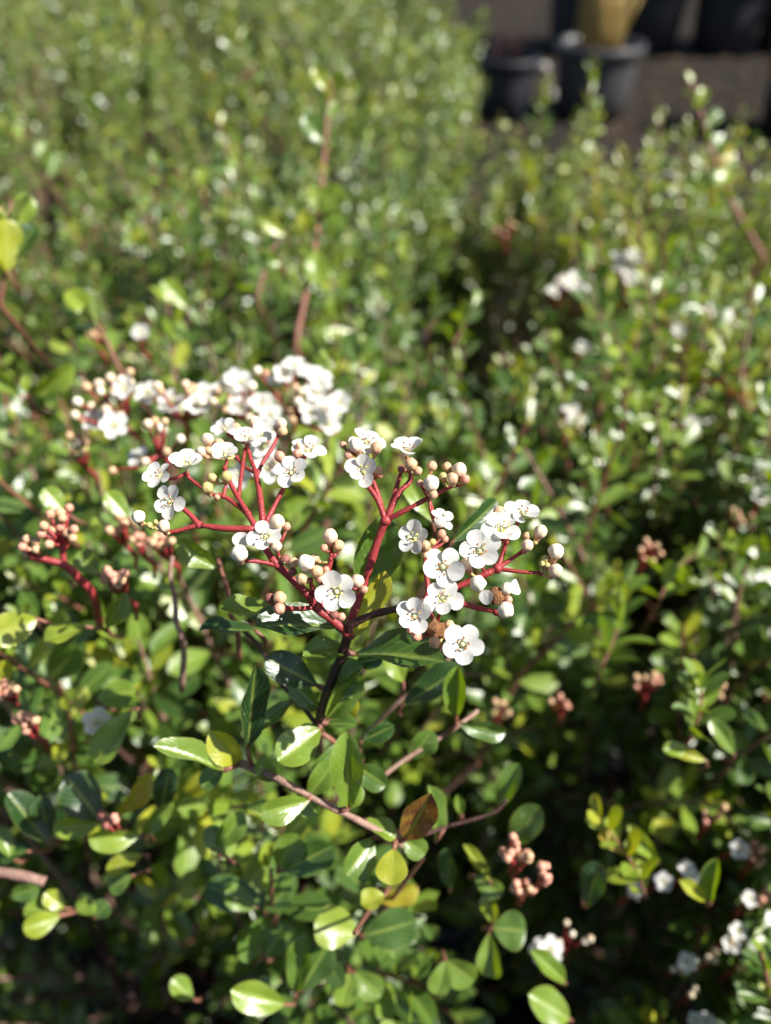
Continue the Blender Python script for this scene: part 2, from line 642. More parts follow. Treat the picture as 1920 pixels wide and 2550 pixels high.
rng = random.Random(4)
cmb = MB()
for i in range(2600):
    y = rng.uniform(0.8, 6.5)
    x = rng.uniform(-0.2, 0.62 * y)
    a = rng.uniform(0, math.pi)
    l, w = rng.uniform(0.008, 0.03), rng.uniform(0.004, 0.009)
    u = Vector((math.cos(a), math.sin(a), rng.uniform(-0.25, 0.25)))
    v = Vector((-math.sin(a), math.cos(a), rng.uniform(-0.2, 0.2)))
    c = Vector((x, y, 0.006))
    cmb.add([c - u * l - v * w, c + u * l - v * w, c + u * l + v * w, c - u * l + v * w, c + Vector((0, 0, 0.005))],
            [(0, 1, 4), (1, 2, 4), (2, 3, 4), (3, 0, 4)], 'chips')
tag(link('wood_chip_litter', cmb.mesh('wood_chip_litter', False)), 'brown wood chip litter strewn over the dark bare ground', 'litter', kind='stuff')


def pot_mesh(mat, r_top, r_bot, h, rim=0.012, seg=36, name='pot'):
    mb = MB()
    mb.lathe([(0.001, 0.004), (r_bot * 0.9, 0.004), (r_bot, 0.01), (r_bot + (r_top - r_bot) * 0.45, h * 0.45), (r_top - 0.006, h * 0.84),
              (r_top - 0.006, h * 0.845), (r_top + rim * 0.5, h * 0.85), (r_top + rim * 0.6, h * 0.995), (r_top + rim * 0.4, h),
              (r_top - 0.004, h), (r_top - 0.010, h * 0.86), (r_bot * 0.96, 0.016)], mat, seg)
    return mb.mesh(name)


def soil_mesh(r, seed):
    rr = random.Random(seed)
    V, Fc = [(0, 0, 0.006)], []
    for i in range(1, 5):
        for k in range(20):
            a = 2 * math.pi * k / 20
            V.append((r * i / 4 * math.cos(a), r * i / 4 * math.sin(a), rr.uniform(-0.004, 0.006)))
    for k in range(20):
        Fc.append((0, 1 + k, 1 + (k + 1) % 20))
    for i in range(3):
        for k in range(20):
            a, b = 1 + i * 20 + k, 1 + i * 20 + (k + 1) % 20
            Fc.append((a, a + 20, b + 20, b))
    mb = MB()
    mb.add(V, Fc, 'soil')
    return mb.mesh('soil')


SHRUB_POT = pot_mesh('dull_plastic', 0.105, 0.085, 0.19)
SHRUB_SOIL = soil_mesh(0.094, 3)

# ------------------------------------------------------------------ shrubs grown shoot by shoot
# bare hollows between the shrubs: x, y, radius
# (x, y, radius, height above which nothing grows)
HOLLOWS = [(0.058, 0.128, 0.050, 0.36), (0.055, 0.430, 0.042, 0.34), (0.072, 0.490, 0.060, 0.34), (0.085, 0.550, 0.062, 0.34), (0.100, 0.620, 0.060, 0.34),
           (0.110, 0.680, 0.045, 0.34), (-0.135, 0.045, 0.080, 0.42), (-0.075, 0.062, 0.042, 0.42), (0.045, 0.045, 0.030, 0.38),
           (-0.20, 0.775, 0.045, 0.45), (-0.345, 0.885, 0.065, 0.45), (-0.157, 0.600, 0.028, 0.45), (-0.02, 0.99, 0.045, 0.45), (-0.55, 1.08, 0.06, 0.45),
           (-0.24, 1.31, 0.06, 0.47), (-0.27, 0.48, 0.035, 0.45), (0.05, 1.27, 0.04, 0.45)]


def grow(seed, cx, cy, R, ztop, nshoot, L0, tint0, lean=(0, 0), extra=None):
    """returns leaf arrays and shoot paths of one shrub"""
    g = np.random.default_rng(seed)
    B, D, NN, LN, WD, TI, FO, CU, RK = [], [], [], [], [], [], [], [], []
    shoots = []
    count = 0
    while count < nshoot:
        count += 1
        side = g.random() < 0.26
        th = g.uniform(0, 2 * math.pi)
        if side:
            r = R * g.uniform(0.82, 1.08)
            z = g.uniform(0.30, ztop - 0.05)
        else:
            r = R * math.sqrt(g.random())
            z = ztop - (0.045 if cy < 0.4 else 0.085) * (r / R) ** 2 + g.normal(0, 0.024 if cy < 0.4 else 0.034)
            q = g.random()
            if q < 0.24:
                z -= g.uniform(0.03, 0.13)
            elif q < 0.36:
                z = g.uniform(0.24, 0.42)
            elif g.random() < (0.02 if cx > 0.1 else 0.05):
                z += g.uniform(0.015, 0.05)
        x, y = cx + r * math.cos(th), cy + r * math.sin(th)
        if any((x - hx) ** 2 + (y - hy) ** 2 < hr * hr and z > hz for hx, hy, hr, hz in HOLLOWS):
            continue
        L = g.uniform(0.065, 0.145)
        out = np.array([math.cos(th), math.sin(th), 0.0])
        ax = np.array([0, 0, 1.0]) + out * (r / R) * (1.1 if side else 0.45) + np.array([g.normal(0, 0.16), g.normal(0, 0.16), 0])
        ax /= np.linalg.norm(ax)
        T = np.array([x, y, z])
        Bs = T - ax * L
        C = (T + Bs) / 2 + out * (-0.06 * L) + g.normal(0, 0.05 * L, 3)
        npair = max(4, int(L / (L0 * g.uniform(0.58, 0.78))))
        s = np.linspace(0.12, 1.0, npair) + g.normal(0, 0.01, npair)
        s = np.clip(s, 0.05, 1.0)[:, None]
        P = (1 - s) ** 2 * Bs + 2 * s * (1 - s) * C + s * s * T
        d = 2 * (1 - s) * (C - Bs) + 2 * s * (T - C)
        d /= np.linalg.norm(d, axis=1, keepdims=True)
        a0 = g.uniform(0, math.pi)
        ref = np.array([1.0, 0, 0]) if abs(ax[0]) < 0.8 else np.array([0, 1.0, 0])
        e1 = np.cross(d, ref)
        e1 /= np.linalg.norm(e1, axis=1, keepdims=True)
        e2 = np.cross(d, e1)
        st = g.normal(0, 0.07)
        ls = g.uniform(0.8, 1.2)
        for sgn in (0, 1):
            az = a0 + np.arange(npair) * (math.pi / 2) + sgn * math.pi + g.normal(0, 0.22, npair)
            pr = e1 * np.cos(az)[:, None] + e2 * np.sin(az)[:, None]
            frac = s[:, 0]
            ang = np.radians(66 - 38 * frac ** 3 + g.normal(0, 11, npair))
            ld = d * np.cos(ang)[:, None] + pr * np.sin(ang)[:, None]
            nn = d * 0.5 + np.array([0.30, -0.34, 0.48]) + g.normal(0, 0.36, (npair, 3))
            ln = L0 * ls * (0.72 + 0.5 * np.sin(np.pi * np.clip(frac, 0, 1) ** 1.3)) * g.uniform(0.78, 1.18, npair)
            ln[-1] *= 0.62
            keep = g.random(npair) < (0.93 if npair < 9 else 0.9)
            keep[-1] = True
            B.append((P + pr * 0.0012)[keep])
            D.append(ld[keep])
            NN.append(nn[keep])
            LN.append(ln[keep])
            WD.append((ln * g.uniform(0.40, 0.54, npair))[keep])
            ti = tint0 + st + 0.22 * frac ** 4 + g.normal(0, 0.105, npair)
            ti = np.where(g.random(npair) < 0.002, 0.86, ti)
            TI.append(np.clip(ti, 0.0, 0.83)[keep])
            FO.append(g.uniform(0.1, 0.75, npair)[keep])
            CU.append(g.uniform(-0.15, 0.55, npair)[keep])
            RK.append((npair - 1 - np.arange(npair))[keep])
        shoots.append((Bs, C, T, 0.0010 * (0.8 + 0.5 * g.random())))
    A = dict(B=np.concatenate(B), D=np.concatenate(D), N=np.concatenate(NN), L=np.concatenate(LN), W=np.concatenate(WD),
             T=np.concatenate(TI), F=np.concatenate(FO), C=np.concatenate(CU), K=np.concatenate(RK))
    d = A['D'] / np.linalg.norm(A['D'], axis=1, keepdims=True)
    n = A['N'] - d * np.sum(A['N'] * d, axis=1, keepdims=True)
    n /= np.linalg.norm(n, axis=1, keepdims=True) + 1e-9
    A['D'], A['N'] = d, n
    return A, shoots


def subset(A, m):
    return {k: v[m] for k, v in A.items()}


def foliage_mesh(A, G=G_FAR, name='foliage'):
    S, T, q = G
    w = np.maximum(leaf_profile(T) * 0.5, 0.02)
    nl = len(A['L'])
    x = (S * w)[None, :] * A['W'][:, None]
    y = T[None, :] * A['L'][:, None]
    z = A['F'][:, None] * np.abs(x) * 0.55 - A['C'][:, None] * 0.5 * (T ** 2)[None, :] * A['L'][:, None]
    side = np.cross(A['D'], A['N'])
    V = A['B'][:, None, :] + x[:, :, None] * side[:, None, :] + y[:, :, None] * A['D'][:, None, :] + z[:, :, None] * A['N'][:, None, :]
    nv = len(S)
    Q = (q[None, :, :] + (np.arange(nl) * nv)[:, None, None]).reshape(-1, 4)
    uv = np.tile(np.stack([S * 0.5 + 0.5, T], 1), (nl, 1))
    return arrays_mesh(name, V.reshape(-1, 3), Q, uv, np.repeat(A['T'], nv), ['leaf'])


def branch_mesh(cx, cy, shoots, seed, zsoil=0.17):
    g = random.Random(seed)
    mb = MB()
    nodes = []
    for k in range(9):
        a = 2 * math.pi * k / 9 + g.uniform(-0.3, 0.3)
        r = g.uniform(0.03, 0.11)
        p0 = Vector((cx + 0.006 * math.cos(a), cy + 0.006 * math.sin(a), zsoil))
        p3 = Vector((cx + r * math.cos(a), cy + r * math.sin(a), g.uniform(0.38, 0.47)))
        p1 = p0.lerp(p3, 0.35) + Vector((g.uniform(-.01, .01), g.uniform(-.01, .01), 0.02))
        p2 = p0.lerp(p3, 0.7) + Vector((g.uniform(-.012, .012), g.uniform(-.012, .012), 0.02))
        mb.tube([p0, p1, p2, p3], [0.0042, 0.0034, 0.0027, 0.002], 'twig_dark', 6)  # inner branches coloured darker to deepen the shade inside the shrub
        nodes += [p1, p1.lerp(p2, 0.5), p2, p2.lerp(p3, 0.5), p3]
    for (Bs, C, T, r) in shoots:
        b, c, t = Vector(Bs), Vector(C), Vector(T)
        nd = min(nodes, key=lambda q: (q - b).length + (0.06 if q.z > b.z else 0))
        m1 = b * 0.25 + c * 0.5 + t * 0.25
        mat = 'twig_red' if g.random() < 0.4 else 'twig'
        mb.tube([nd, b], [r * 1.25, r * 1.1], 'twig_dark', 3, False)  # old wood; its dark colour also adds to the shade inside
        mb.tube([b, m1, t], [r * 1.1, r * 0.85, r * 0.5], mat, 4, False)
    return mb.mesh('branches')


# name, label, x, y, R, ztop, shoots, leaf length, tint
SHRUBS = [
    ('main', 'leafy shrub bearing the sharp white flower cluster and red stalks in the middle', -0.085, 0.195, 0.168, 0.600, 560, 0.0122, 0.52),
    ('left', 'green shrub cut by the left edge beside the flowering shrub', -0.34, 0.30, 0.15, 0.61, 240, 0.0125, 0.54),
    ('low_right', 'shaded shrub with loose white flowers filling the bottom right corner', 0.190, 0.080, 0.145, 0.535, 330, 0.012, 0.45),
    ('centre', 'low dense shrub right behind the sharp flower cluster, below the dark hollow', 0.030, 0.330, 0.105, 0.565, 230, 0.011, 0.42),
    ('right', 'shrub dotted with white blossoms just right of the sharp flower cluster', 0.205, 0.262, 0.190, 0.603, 680, 0.0105, 0.51),
    ('right_back', 'yellow-green shrub right of the dark hollow, in front of the black pots', 0.265, 0.590, 0.185, 0.582, 470, 0.01, 0.62),
    ('corner', 'small low shrub between the dark hollow and the large black pot', 0.150, 0.790, 0.115, 0.545, 220, 0.01, 0.58),
    ('hollow', 'added low shrub with leaves coloured dark to deepen the shade of the hollow', 0.085, 0.545, 0.095, 0.350, 200, 0.0110, 0.15),  # added shrub; its dark leaf tint stands in for the hollow's shade
    ('edge_right', 'upright leafy shrub at the right edge beside the yellow-green shrub', 0.56, 0.60, 0.15, 0.60, 200, 0.01, 0.58),
    ('mid', 'dense shrub left of the dark hollow, behind the blurred white flowers', -0.115, 0.510, 0.180, 0.590, 480, 0.0105, 0.48),
    ('mid_left', 'dense shrub at the left edge behind the blurred white flowers', -0.43, 0.55, 0.17, 0.600, 330, 0.0105, 0.48),
    ('back_one', 'small-leaved green shrub in the third row, right end above the hollow', -0.085, 0.820, 0.180, 0.595, 440, 0.01, 0.51),
    ('back_two', 'small-leaved green shrub in the third row near the left edge', -0.42, 0.850, 0.180, 0.600, 400, 0.01, 0.51),
    ('far_one', 'dense green shrub in the fourth row left of the black pots', -0.050, 1.130, 0.185, 0.610, 380, 0.01, 0.52),
    ('far_two', 'dense green shrub in the fourth row, second from the pots', -0.40, 1.150, 0.185, 0.610, 380, 0.01, 0.52),
    ('far_three', 'dense green shrub in the fourth row at the left edge', -0.73, 1.170, 0.17, 0.615, 220, 0.01, 0.50),
    ('last_one', 'hazy green shrub in the last row at the top, nearest the pots', -0.030, 1.45, 0.190, 0.635, 320, 0.0105, 0.52),
    ('last_two', 'hazy green shrub in the last row at the top, second from the pots', -0.39, 1.47, 0.185, 0.635, 320, 0.0105, 0.51),
    ('last_three', 'hazy green shrub in the top left corner of the block', -0.72, 1.49, 0.185, 0.640, 280, 0.0105, 0.51),
    ('rear', 'hazy green shrub at the top edge behind the last row', -0.22, 1.79, 0.20, 0.650, 260, 0.011, 0.51),
    ('rear_left', 'hazy green shrub at the top left edge behind the last row', -0.62, 1.81, 0.20, 0.650, 240, 0.011, 0.51),
]
GROUP = 'potted shrubs standing in rows'
ROOT, LEAVES, SHOOTS = {}, {}, {}
NLEAF = 0
for i, (key, label, cx, cy, R, zt, ns, L0, t0) in enumerate(SHRUBS):
    e = link('shrub', None, None, Matrix.Translation((cx, cy, 0)))
    e.empty_display_size = 0.05
    tag(e, label, 'shrub', GROUP)
    ROOT[key] = e
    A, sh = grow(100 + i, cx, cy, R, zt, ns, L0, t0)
    mid = A['B'] + A['D'] * (A['L'] * 0.5)[:, None]
    px, py, d = project(mid)
    inside = (px > -500) & (px < PW + 500) & (py > -500) & (py < PH + 500)
    bad = inside & (d < 0.165)
    bad |= (px > 250) & (px < 1450) & (py > 980) & (py < 1720) & (d < 0.20)
    bad |= (px > 380) & (px < 1150) & (py > 1650) & (py < 2100) & (d < 0.178)
    bad |= inside & (py > 2050) & (d < 0.205)
    bad |= inside & (px < 480) & (py > 1850) & (d < 0.20)
    for hx, hy, hr, hz in HOLLOWS[1:6]:
        bad |= ((mid[:, 0] - hx) ** 2 + (mid[:, 1] - hy) ** 2 < (hr * 0.9) ** 2) & (mid[:, 2] > hz)
    LEAVES[key] = subset(A, ~bad)
    ok = []
    for s_ in sh:
        if any((q[0] - hx) ** 2 + (q[1] - hy) ** 2 < hr * hr and q[2] > hz for q in (s_[1], s_[2]) for hx, hy, hr, hz in HOLLOWS[1:6]):
            continue
        a_, b_, c_ = project(np.array([s_[2]]))
        if c_[0] < 0.165 and -500 < a_[0] < PW + 500 and -500 < b_[0] < PH + 500:
            continue
        if 250 < a_[0] < 1450 and 980 < b_[0] < 1720 and c_[0] < 0.20:
            continue
        ok.append(s_)
    SHOOTS[key] = ok
    NLEAF += len(LEAVES[key]['L'])

# which leaves lie on top, as seen across the block
CW, CH = 110, 146
zbuf = np.full((CH, CW), 1e9)
PRJ = {}
for key, A in LEAVES.items():
    mid = A['B'] + A['D'] * (A['L'] * 0.55)[:, None]
    px, py, d = project(mid)
    ix, iy = (px / PW * CW).astype(int), (py / PH * CH).astype(int)
    ins = (px > 0) & (px < PW) & (py > 0) & (py < PH) & (d > 0.02)
    PRJ[key] = (ix, iy, d, ins)
    np.minimum.at(zbuf, (iy[ins], ix[ins]), d[ins])
for (key, label, cx, cy, R, zt, ns, L0, t0) in SHRUBS:
    A = LEAVES[key]
    ix, iy, d, ins = PRJ[key]
    front = np.zeros(len(d), bool)
    front[ins] = d[ins] <= zbuf[iy[ins], ix[ins]] * 1.03
    score = np.where(front, A['L'] / np.maximum(d, 0.02), 0)
    order = np.argsort(-score)[:240]
    pick = np.zeros(len(d), bool)
    pick[order] = score[order] > 0
    root = ROOT[key]
    link('pot', SHRUB_POT, root, Matrix.Translation((cx, cy, 0)))
    link('soil', SHRUB_SOIL, root, Matrix.Translation((cx, cy, 0.165)))
    link('branches', branch_mesh(cx, cy, SHOOTS[key], 7), root)
    tag(link('foliage', foliage_mesh(subset(A, ~pick)), root), kind='stuff')
    for j in np.nonzero(pick)[0]:
        link('leaf', shared_leaf(float(A['T'][j]), float(A['F'][j]), float(A['C'][j])), root,
             frame(Vector(A['B'][j]), Vector(A['D'][j]), Vector(A['N'][j]), float(A['L'][j]), float(A['W'][j])))

# ------------------------------------------------------------------ the sharp flower cluster
main = ROOT['main']
Z0 = FOCUS


def zf(py):
    """depth of the cluster's surface: its back edge stands a little farther off"""
    return Z0 + (1400 - py) * 0.000022


STALKS = [   # (px, py, depth offset mm) ..., radius px start, end
    ([(866, 1575, 13), (874, 1556, 11), (930, 1530, 9), (985, 1517, 7), (1050, 1500, 5)], 12, 9, 'twig_dark'),  # dark colour stands in for the shade of the flowers above
    ([(1050, 1500, 5), (1140, 1502, 5), (1187, 1513, 4), (1236, 1524, 3)], 8, 6, 'stalk_red'),
    ([(1050, 1500, 5), (1066, 1474, 4), (1060, 1420, 4), (1058, 1375, 3)], 8, 5, 'stalk_red'),
    ([(1050, 1500, 5), (1144, 1459, 5), (1209, 1430, 4), (1238, 1416, 4)], 9, 8, 'stalk_red'),
    ([(1238, 1416, 4), (1270, 1394, 4), (1302, 1373, 3)], 6.5, 5, 'stalk_red'),
    ([(1238, 1416, 4), (1295, 1424, 3), (1349, 1427, 3)], 5.5, 5, 'stalk_red'),
    ([(1238, 1416, 4), (1252, 1380, 4), (1259, 1350, 3)], 7, 5, 'stalk_red'),
    ([(1050, 1500, 5), (1075, 1535, 4), (1095, 1570, 4), (1120, 1600, 4)], 7, 5, 'stalk_red'),
    ([(866, 1570, 13), (888, 1506, 12), (910, 1445, 10), (939, 1351, 7), (960, 1297, 5)], 12, 11, 'stalk_red'),
    ([(960, 1297, 5), (939, 1243, 4), (914, 1208, 4)], 8, 6, 'stalk_red'),
    ([(957, 1290, 5), (944, 1240, 5), (930, 1200, 5), (922, 1150, 5)], 7.5, 5, 'stalk_red'),
    ([(960, 1297, 5), (993, 1229, 4), (1022, 1196, 4), (1020, 1160, 3)], 9, 6, 'stalk_red'),
    ([(962, 1290, 5), (982, 1232, 5), (1000, 1171, 5)], 7, 5, 'stalk_red'),
    ([(960, 1297, 5), (1007, 1272, 3), (1068, 1240, 2), (1133, 1207, 2)], 7.5, 5, 'stalk_red'),
    ([(1068, 1240, 2), (1056, 1222, 2), (1052, 1208, 2)], 5, 4, 'stalk_red'),
    ([(866, 1575, 13), (828, 1544, 11), (785, 1512, 9), (770, 1484, 7), (693, 1409, 4), (662, 1366, 3), (643, 1327, 3), (640, 1317, 3)], 13, 8, 'stalk_red'),
    ([(785, 1512, 9), (745, 1516, 7), (709, 1514, 5)], 7, 6, 'stalk_red'),
    ([(785, 1500, 8), (779, 1470, 6), (772, 1445, 4)], 8, 5, 'stalk_red'),
    ([(790, 1496, 8), (811, 1440, 4), (819, 1420, 3), (826, 1380, 2), (823, 1350, 2)], 7, 5, 'stalk_red'),
    ([(824, 1392, 2), (842, 1374, 2)], 5, 4, 'stalk_red'),
    ([(693, 1409, 4), (655, 1400, 3), (617, 1396, 2), (600, 1395, 2)], 6.5, 5, 'stalk_red'),
    ([(695, 1409, 4), (694, 1385, 3), (690, 1368, 2)], 6, 4.5, 'stalk_red'),
    ([(640, 1317, 3), (560, 1316, 3), (495, 1307, 3)], 8.5, 7, 'stalk_red'),
    ([(495, 1307, 3), (470, 1278, 3), (440, 1255, 3)], 8, 5.5, 'stalk_red'),
    ([(495, 1307, 3), (450, 1320, 3), (413, 1327, 3)], 6.5, 5, 'stalk_red'),
    ([(413, 1327, 3), (380, 1312, 3), (355, 1302, 3)], 4, 3.5, 'bud_green'),
    ([(640, 1317, 3), (614, 1274, 3), (574, 1205, 4), (560, 1165, 4)], 8.5, 5, 'stalk_red'),
    ([(618, 1280, 3), (590, 1258, 4), (554, 1234, 4), (528, 1231, 4), (480, 1198, 5), (462, 1180, 5)], 7, 4, 'stalk_red'),
    ([(556, 1236, 4), (562, 1210, 4), (563, 1198, 4)], 5, 4, 'stalk_red'),
    ([(594, 1235, 4), (600, 1190, 6), (610, 1119, 9)], 6, 4.5, 'stalk_red'),
    ([(655, 1308, 3), (648, 1240, 4), (637, 1178, 6), (624, 1142, 8), (615, 1105, 9)], 8.5, 5, 'stalk_red'),
    ([(639, 1185, 6), (655, 1150, 7), (680, 1112, 8), (694, 1080, 9)], 6, 4.5, 'stalk_red'),
    ([(637, 1178, 6), (610, 1163, 8), (590, 1140, 9)], 5.5, 4, 'stalk_red'),
    ([(662, 1302, 3), (685, 1256, 4), (709, 1211, 4), (735, 1165, 6), (755, 1140, 7)], 7, 4.5, 'stalk_red'),
]
PXM = 1.0 / 1920 * 0.997       # metres per pixel per metre of depth


def spt(p):
    return at(p[0], p[1], zf(p[1]) + p[2] * 0.001)


def smooth(pts, rs, k=3):
    """Catmull-Rom through the points"""
    if len(pts) < 3:
        return pts, rs
    P, Rr = [], []
    n = len(pts)
    for i in range(n - 1):
        p0, p1, p2, p3 = pts[max(i - 1, 0)], pts[i], pts[i + 1], pts[min(i + 2, n - 1)]
        for j in range(k):
            t = j / k
            P.append(0.5 * ((2 * p1) + (p2 - p0) * t + (2 * p0 - 5 * p1 + 4 * p2 - p3) * t * t + (3 * p1 - p0 - 3 * p2 + p3) * t ** 3))
            Rr.append(rs[i] + (rs[i + 1] - rs[i]) * t)
    P.append(pts[-1])
    Rr.append(rs[-1])
    return P, Rr


NODES = []
rg = random.Random(3)
for pts, r0, r1, mat in STALKS:
    w = [spt(p) for p in pts]
    rs = [(r0 + (r1 - r0) * i / (len(pts) - 1)) * PXM * Z0 for i in range(len(pts))]
    P_, R_ = smooth(w, rs)
    R_ = [r * rg.uniform(0.88, 1.14) for r in R_]
    R_[0] *= 1.15
    R_[-1] *= 1.25
    NODES += P_[len(P_) // 2:]
    mb = MB()
    mb.tube(P_, R_, mat, 9)
    mb.ball(P_[0], R_[0] * 1.12, mat, rings=5, seg=8, jitter=0.08, rng=rg)
    mb.ball(P_[-1], R_[-1] * 1.3, mat, rings=5, seg=8, jitter=0.1, rng=rg)
    link('flower_stalk', mb.mesh('flower_stalk'), main)

# px, py, diameter px, lean right, lean up, anther, spin, depth offset mm
FLOWERS = [
    (398, 1186, 88, -0.35, 0.50, 'b', 0.2, 2), (424, 1250, 92, -0.20, 0.15, 'b', 0.9, 0), (465, 1160, 96, 0.05, 0.80, 'y', 0.1, 3),
    (561, 1135, 82, -0.10, 0.66, 'y', 0.5, 3), (614, 1094, 92, 0.05, 0.80, 'b', 0.3, 8), (560, 1070, 70, -0.25, 0.55, 'b', 0.0, 10),
    (645, 1085, 76, 0.25, 0.55, 'y', 0.8, 11),
    (724, 1178, 92, 0.05, 0.45, 'b', 0.0, 2), (766, 1123, 94, 0.30, 0.72, 'b', 0.6, 6), (661, 1338, 92, 0.05, 0.48, 'y', 0.25, -1),
    (838, 1474, 112, 0.0, 0.12, 'y', 0.35, -2), (904, 1175, 96, -0.15, 0.30, 'y', 0.1, 2), (912, 1102, 96, 0.15, 0.74, 'b', 0.5, 5),
    (1014, 1124, 102, 0.05, 0.76, 'b', 0.0, 1), (1034, 1340, 96, -0.48, 0.22, 'y', 0.4, 0), (1096, 1295, 70, 0.45, 0.62, 'y', 0.0, 3),
    (1101, 1412, 118, 0.05, 0.10, 'b', 0.55, -2), (1193, 1374, 118, 0.05, 0.38, 'b', 0.15, 0), (1248, 1320, 110, 0.0, 0.55, 'y', 0.6, 1),
    (1300, 1280, 94, 0.15, 0.66, 'b', 0.3, 3), (1101, 1491, 102, 0.0, 0.32, 'y', 0.75, -1), (1032, 1536, 104, -0.15, 0.52, 'b', 0.2, 0),
    (1151, 1606, 120, -0.05, 0.22, 'b', 0.85, -2),
]
pmb = MB()
rg = random.Random(8)
for (px, py, dia, nx, ny, an, spin, dz) in FLOWERS:
    d = zf(py) + dz * 0.001
    p = at(px, py, d)
    nrm = facing(nx, ny)
    size = dia * PXM * d * 0.97
    an_ = 'anther_yellow' if an == 'y' else 'anther_brown'
    f = place('flower', CORE_ME[(an_, rg.randrange(3))], main, p, nrm, size, spin)
    W0 = WM[f.name]
    droop = rg.uniform(0.0, 0.38)
    for k in range(5):
        w = W0 @ Matrix.Rotation(2 * math.pi * k / 5 + rg.uniform(-0.1, 0.1), 4, 'Z') @ Matrix.Rotation(droop + rg.uniform(-0.28, 0.30), 4, 'X') \
            @ Matrix.Rotation(rg.uniform(-0.25, 0.25), 4, 'Y') @ Matrix.Scale(rg.uniform(0.88, 1.08), 4)
        link('petal', PETAL_ME[rg.randrange(6)], f, w)
    foot = p - nrm * size * 0.2
    nd = min(NODES, key=lambda q: (q - foot).length)
    if (nd - foot).length < 0.012:
        pmb.tube([nd, nd.lerp(foot, 0.5) + Vector((0, 0, -0.0003)), foot], [0.00032, 0.0003, 0.0004], 'stalk_red', 6)

BUDS = [  # px, py, diameter, colour, depth offset mm
    (345, 1287, 33, 'white', 1), (408, 1310, 31, 'cream', 0), (372, 1308, 16, 'green', 1), (388, 1300, 14, 'green', 2),
    (690, 1299, 38, 'cream', -1), (713, 1311, 21, 'pink', 0), (596, 1378, 42, 'white', -1), (688, 1360, 28, 'cream', 0),
    (822, 1335, 37, 'cream', 0), (843, 1358, 28, 'tan', 1), (807, 1364, 19, 'pink', 0), (762, 1401, 41, 'white', -1),
    (731, 1401, 26, 'tan', 1), (784, 1390, 23, 'tan', 2), (789, 1423, 31, 'tan', 0), (751, 1442, 28, 'tan', 0), (812, 1419, 18, 'pink', 1),
    (797, 1441, 21, 'pink', 1), (710, 1393, 25, 'dark', 3), (729, 1424, 22, 'dark', 2), (696, 1489, 34, 'tan', 1), (672, 1490, 27, 'dark', 2),
    (695, 1516, 30, 'pink', 0), (683, 1503, 18, 'dark', 3), (516, 1215, 29, 'green', 2), (564, 1187, 28, 'green', 2), (528, 1190, 24, 'green', 3),
    (540, 1238, 16, 'pink', 2), (516, 1094, 30, 'cream', 8), (546, 1107, 28, 'tan', 8), (634, 1050, 29, 'cream', 12), (587, 1066, 26, 'tan', 12),
    (700, 1055, 27, 'cream', 8), (703, 1074, 25, 'tan', 8), (688, 1066, 17, 'tan', 9), (502, 1126, 28, 'cream', 9), (521, 1121, 25, 'tan', 9),
    (696, 1137, 27, 'pink', 3), (739, 1130, 23, 'pink', 2), (742, 1108, 14, 'tan', 4), (832, 1531, 24, 'dark', 2), (850, 1536, 22, 'pink', 3), (815, 1518, 18, 'dark', 4),
    (887, 1108, 36, 'white', 2), (937, 1115, 30, 'tan', 2), (854, 1108, 18, 'pink', 4), (867, 1133, 21, 'pink', 3), (879, 1150, 23, 'tan', 4),
    (942, 1172, 24, 'tan', 4), (946, 1183, 16, 'pink', 4), (1023, 1156, 32, 'tan', 0), (1040, 1173, 23, 'tan', 1), (1000, 1168, 20, 'dark', 3),
    (1076, 1161, 25, 'tan', 1), (1113, 1162, 23, 'tan', 1), (1144, 1171, 37, 'cream', 0), (1126, 1192, 30, 'tan', -1), (1158, 1194, 23, 'pink', 0),
    (1103, 1187, 22, 'green', 1), (1074, 1204, 39, 'white', -1), (1046, 1204, 19, 'pink', 1), (1078, 1231, 24, 'tan', 0),
    (890, 1447, 34, 'cream', 1), (906, 1468, 21, 'pink', 0), (1099, 1330, 23, 'pink', 2), (1108, 1343, 18, 'pink', 3), (1059, 1358, 25, 'tan', 0),
    (1077, 1350, 18, 'green', 1), (1059, 1382, 19, 'tan', 2), (1096, 1300, 30, 'white', 2), (1243, 1276, 31, 'tan', 3), (1346, 1324, 33, 'cream', 1),
    (1313, 1358, 30, 'cream', 1), (1312, 1335, 20, 'tan', 2), (1332, 1350, 14, 'green', 2), (1385, 1373, 39, 'white', 0), (1383, 1421, 35, 'cream', 0),
    (1358, 1392, 19, 'green', 1), (1362, 1408, 16, 'green', 1), (1350, 1404, 15, 'green', 1), (1162, 1405, 33, 'cream', 2), (1190, 1453, 41, 'white', -1),
    (1259, 1519, 41, 'white', -1), (1265, 1495, 23, 'pink', 1), (1262, 1466, 30, 'white', 0), (1119, 1556, 25, 'tan', 1), (1083, 1600, 30, 'tan', 0),
    (1107, 1618, 27, 'tan', 1), (1036, 1584, 27, 'pink', 1), (1020, 1572, 16, 'pink', 2),
]
for (px, py, dia, c, dz) in BUDS:
    d = zf(py) + dz * 0.001
    p = at(px, py, d)
    nd = min(NODES, key=lambda q: (q - p).length)
    ax = (p - nd).normalized() * 0.6 + UP * 0.45 - FWD * 0.1 if (p - nd).length > 1e-5 else UP
    ax = ax.normalized()
    size = dia * PXM * d
    place('bud', BUD_ME[(c, rg.randrange(2))], main, p, ax, size, rg.uniform(0, 6))
    foot = p - ax * size * 0.8
    if (nd - foot).length < 0.010:
        pmb.tube([nd, nd.lerp(foot, 0.55) + ax * -0.0003, foot], [0.00030, 0.00026, 0.0003], 'stalk_red' if c in ('pink', 'dark', 'white') else 'bud_green', 6)
link('flower_pedicels', pmb.mesh('flower_pedicels'), main)
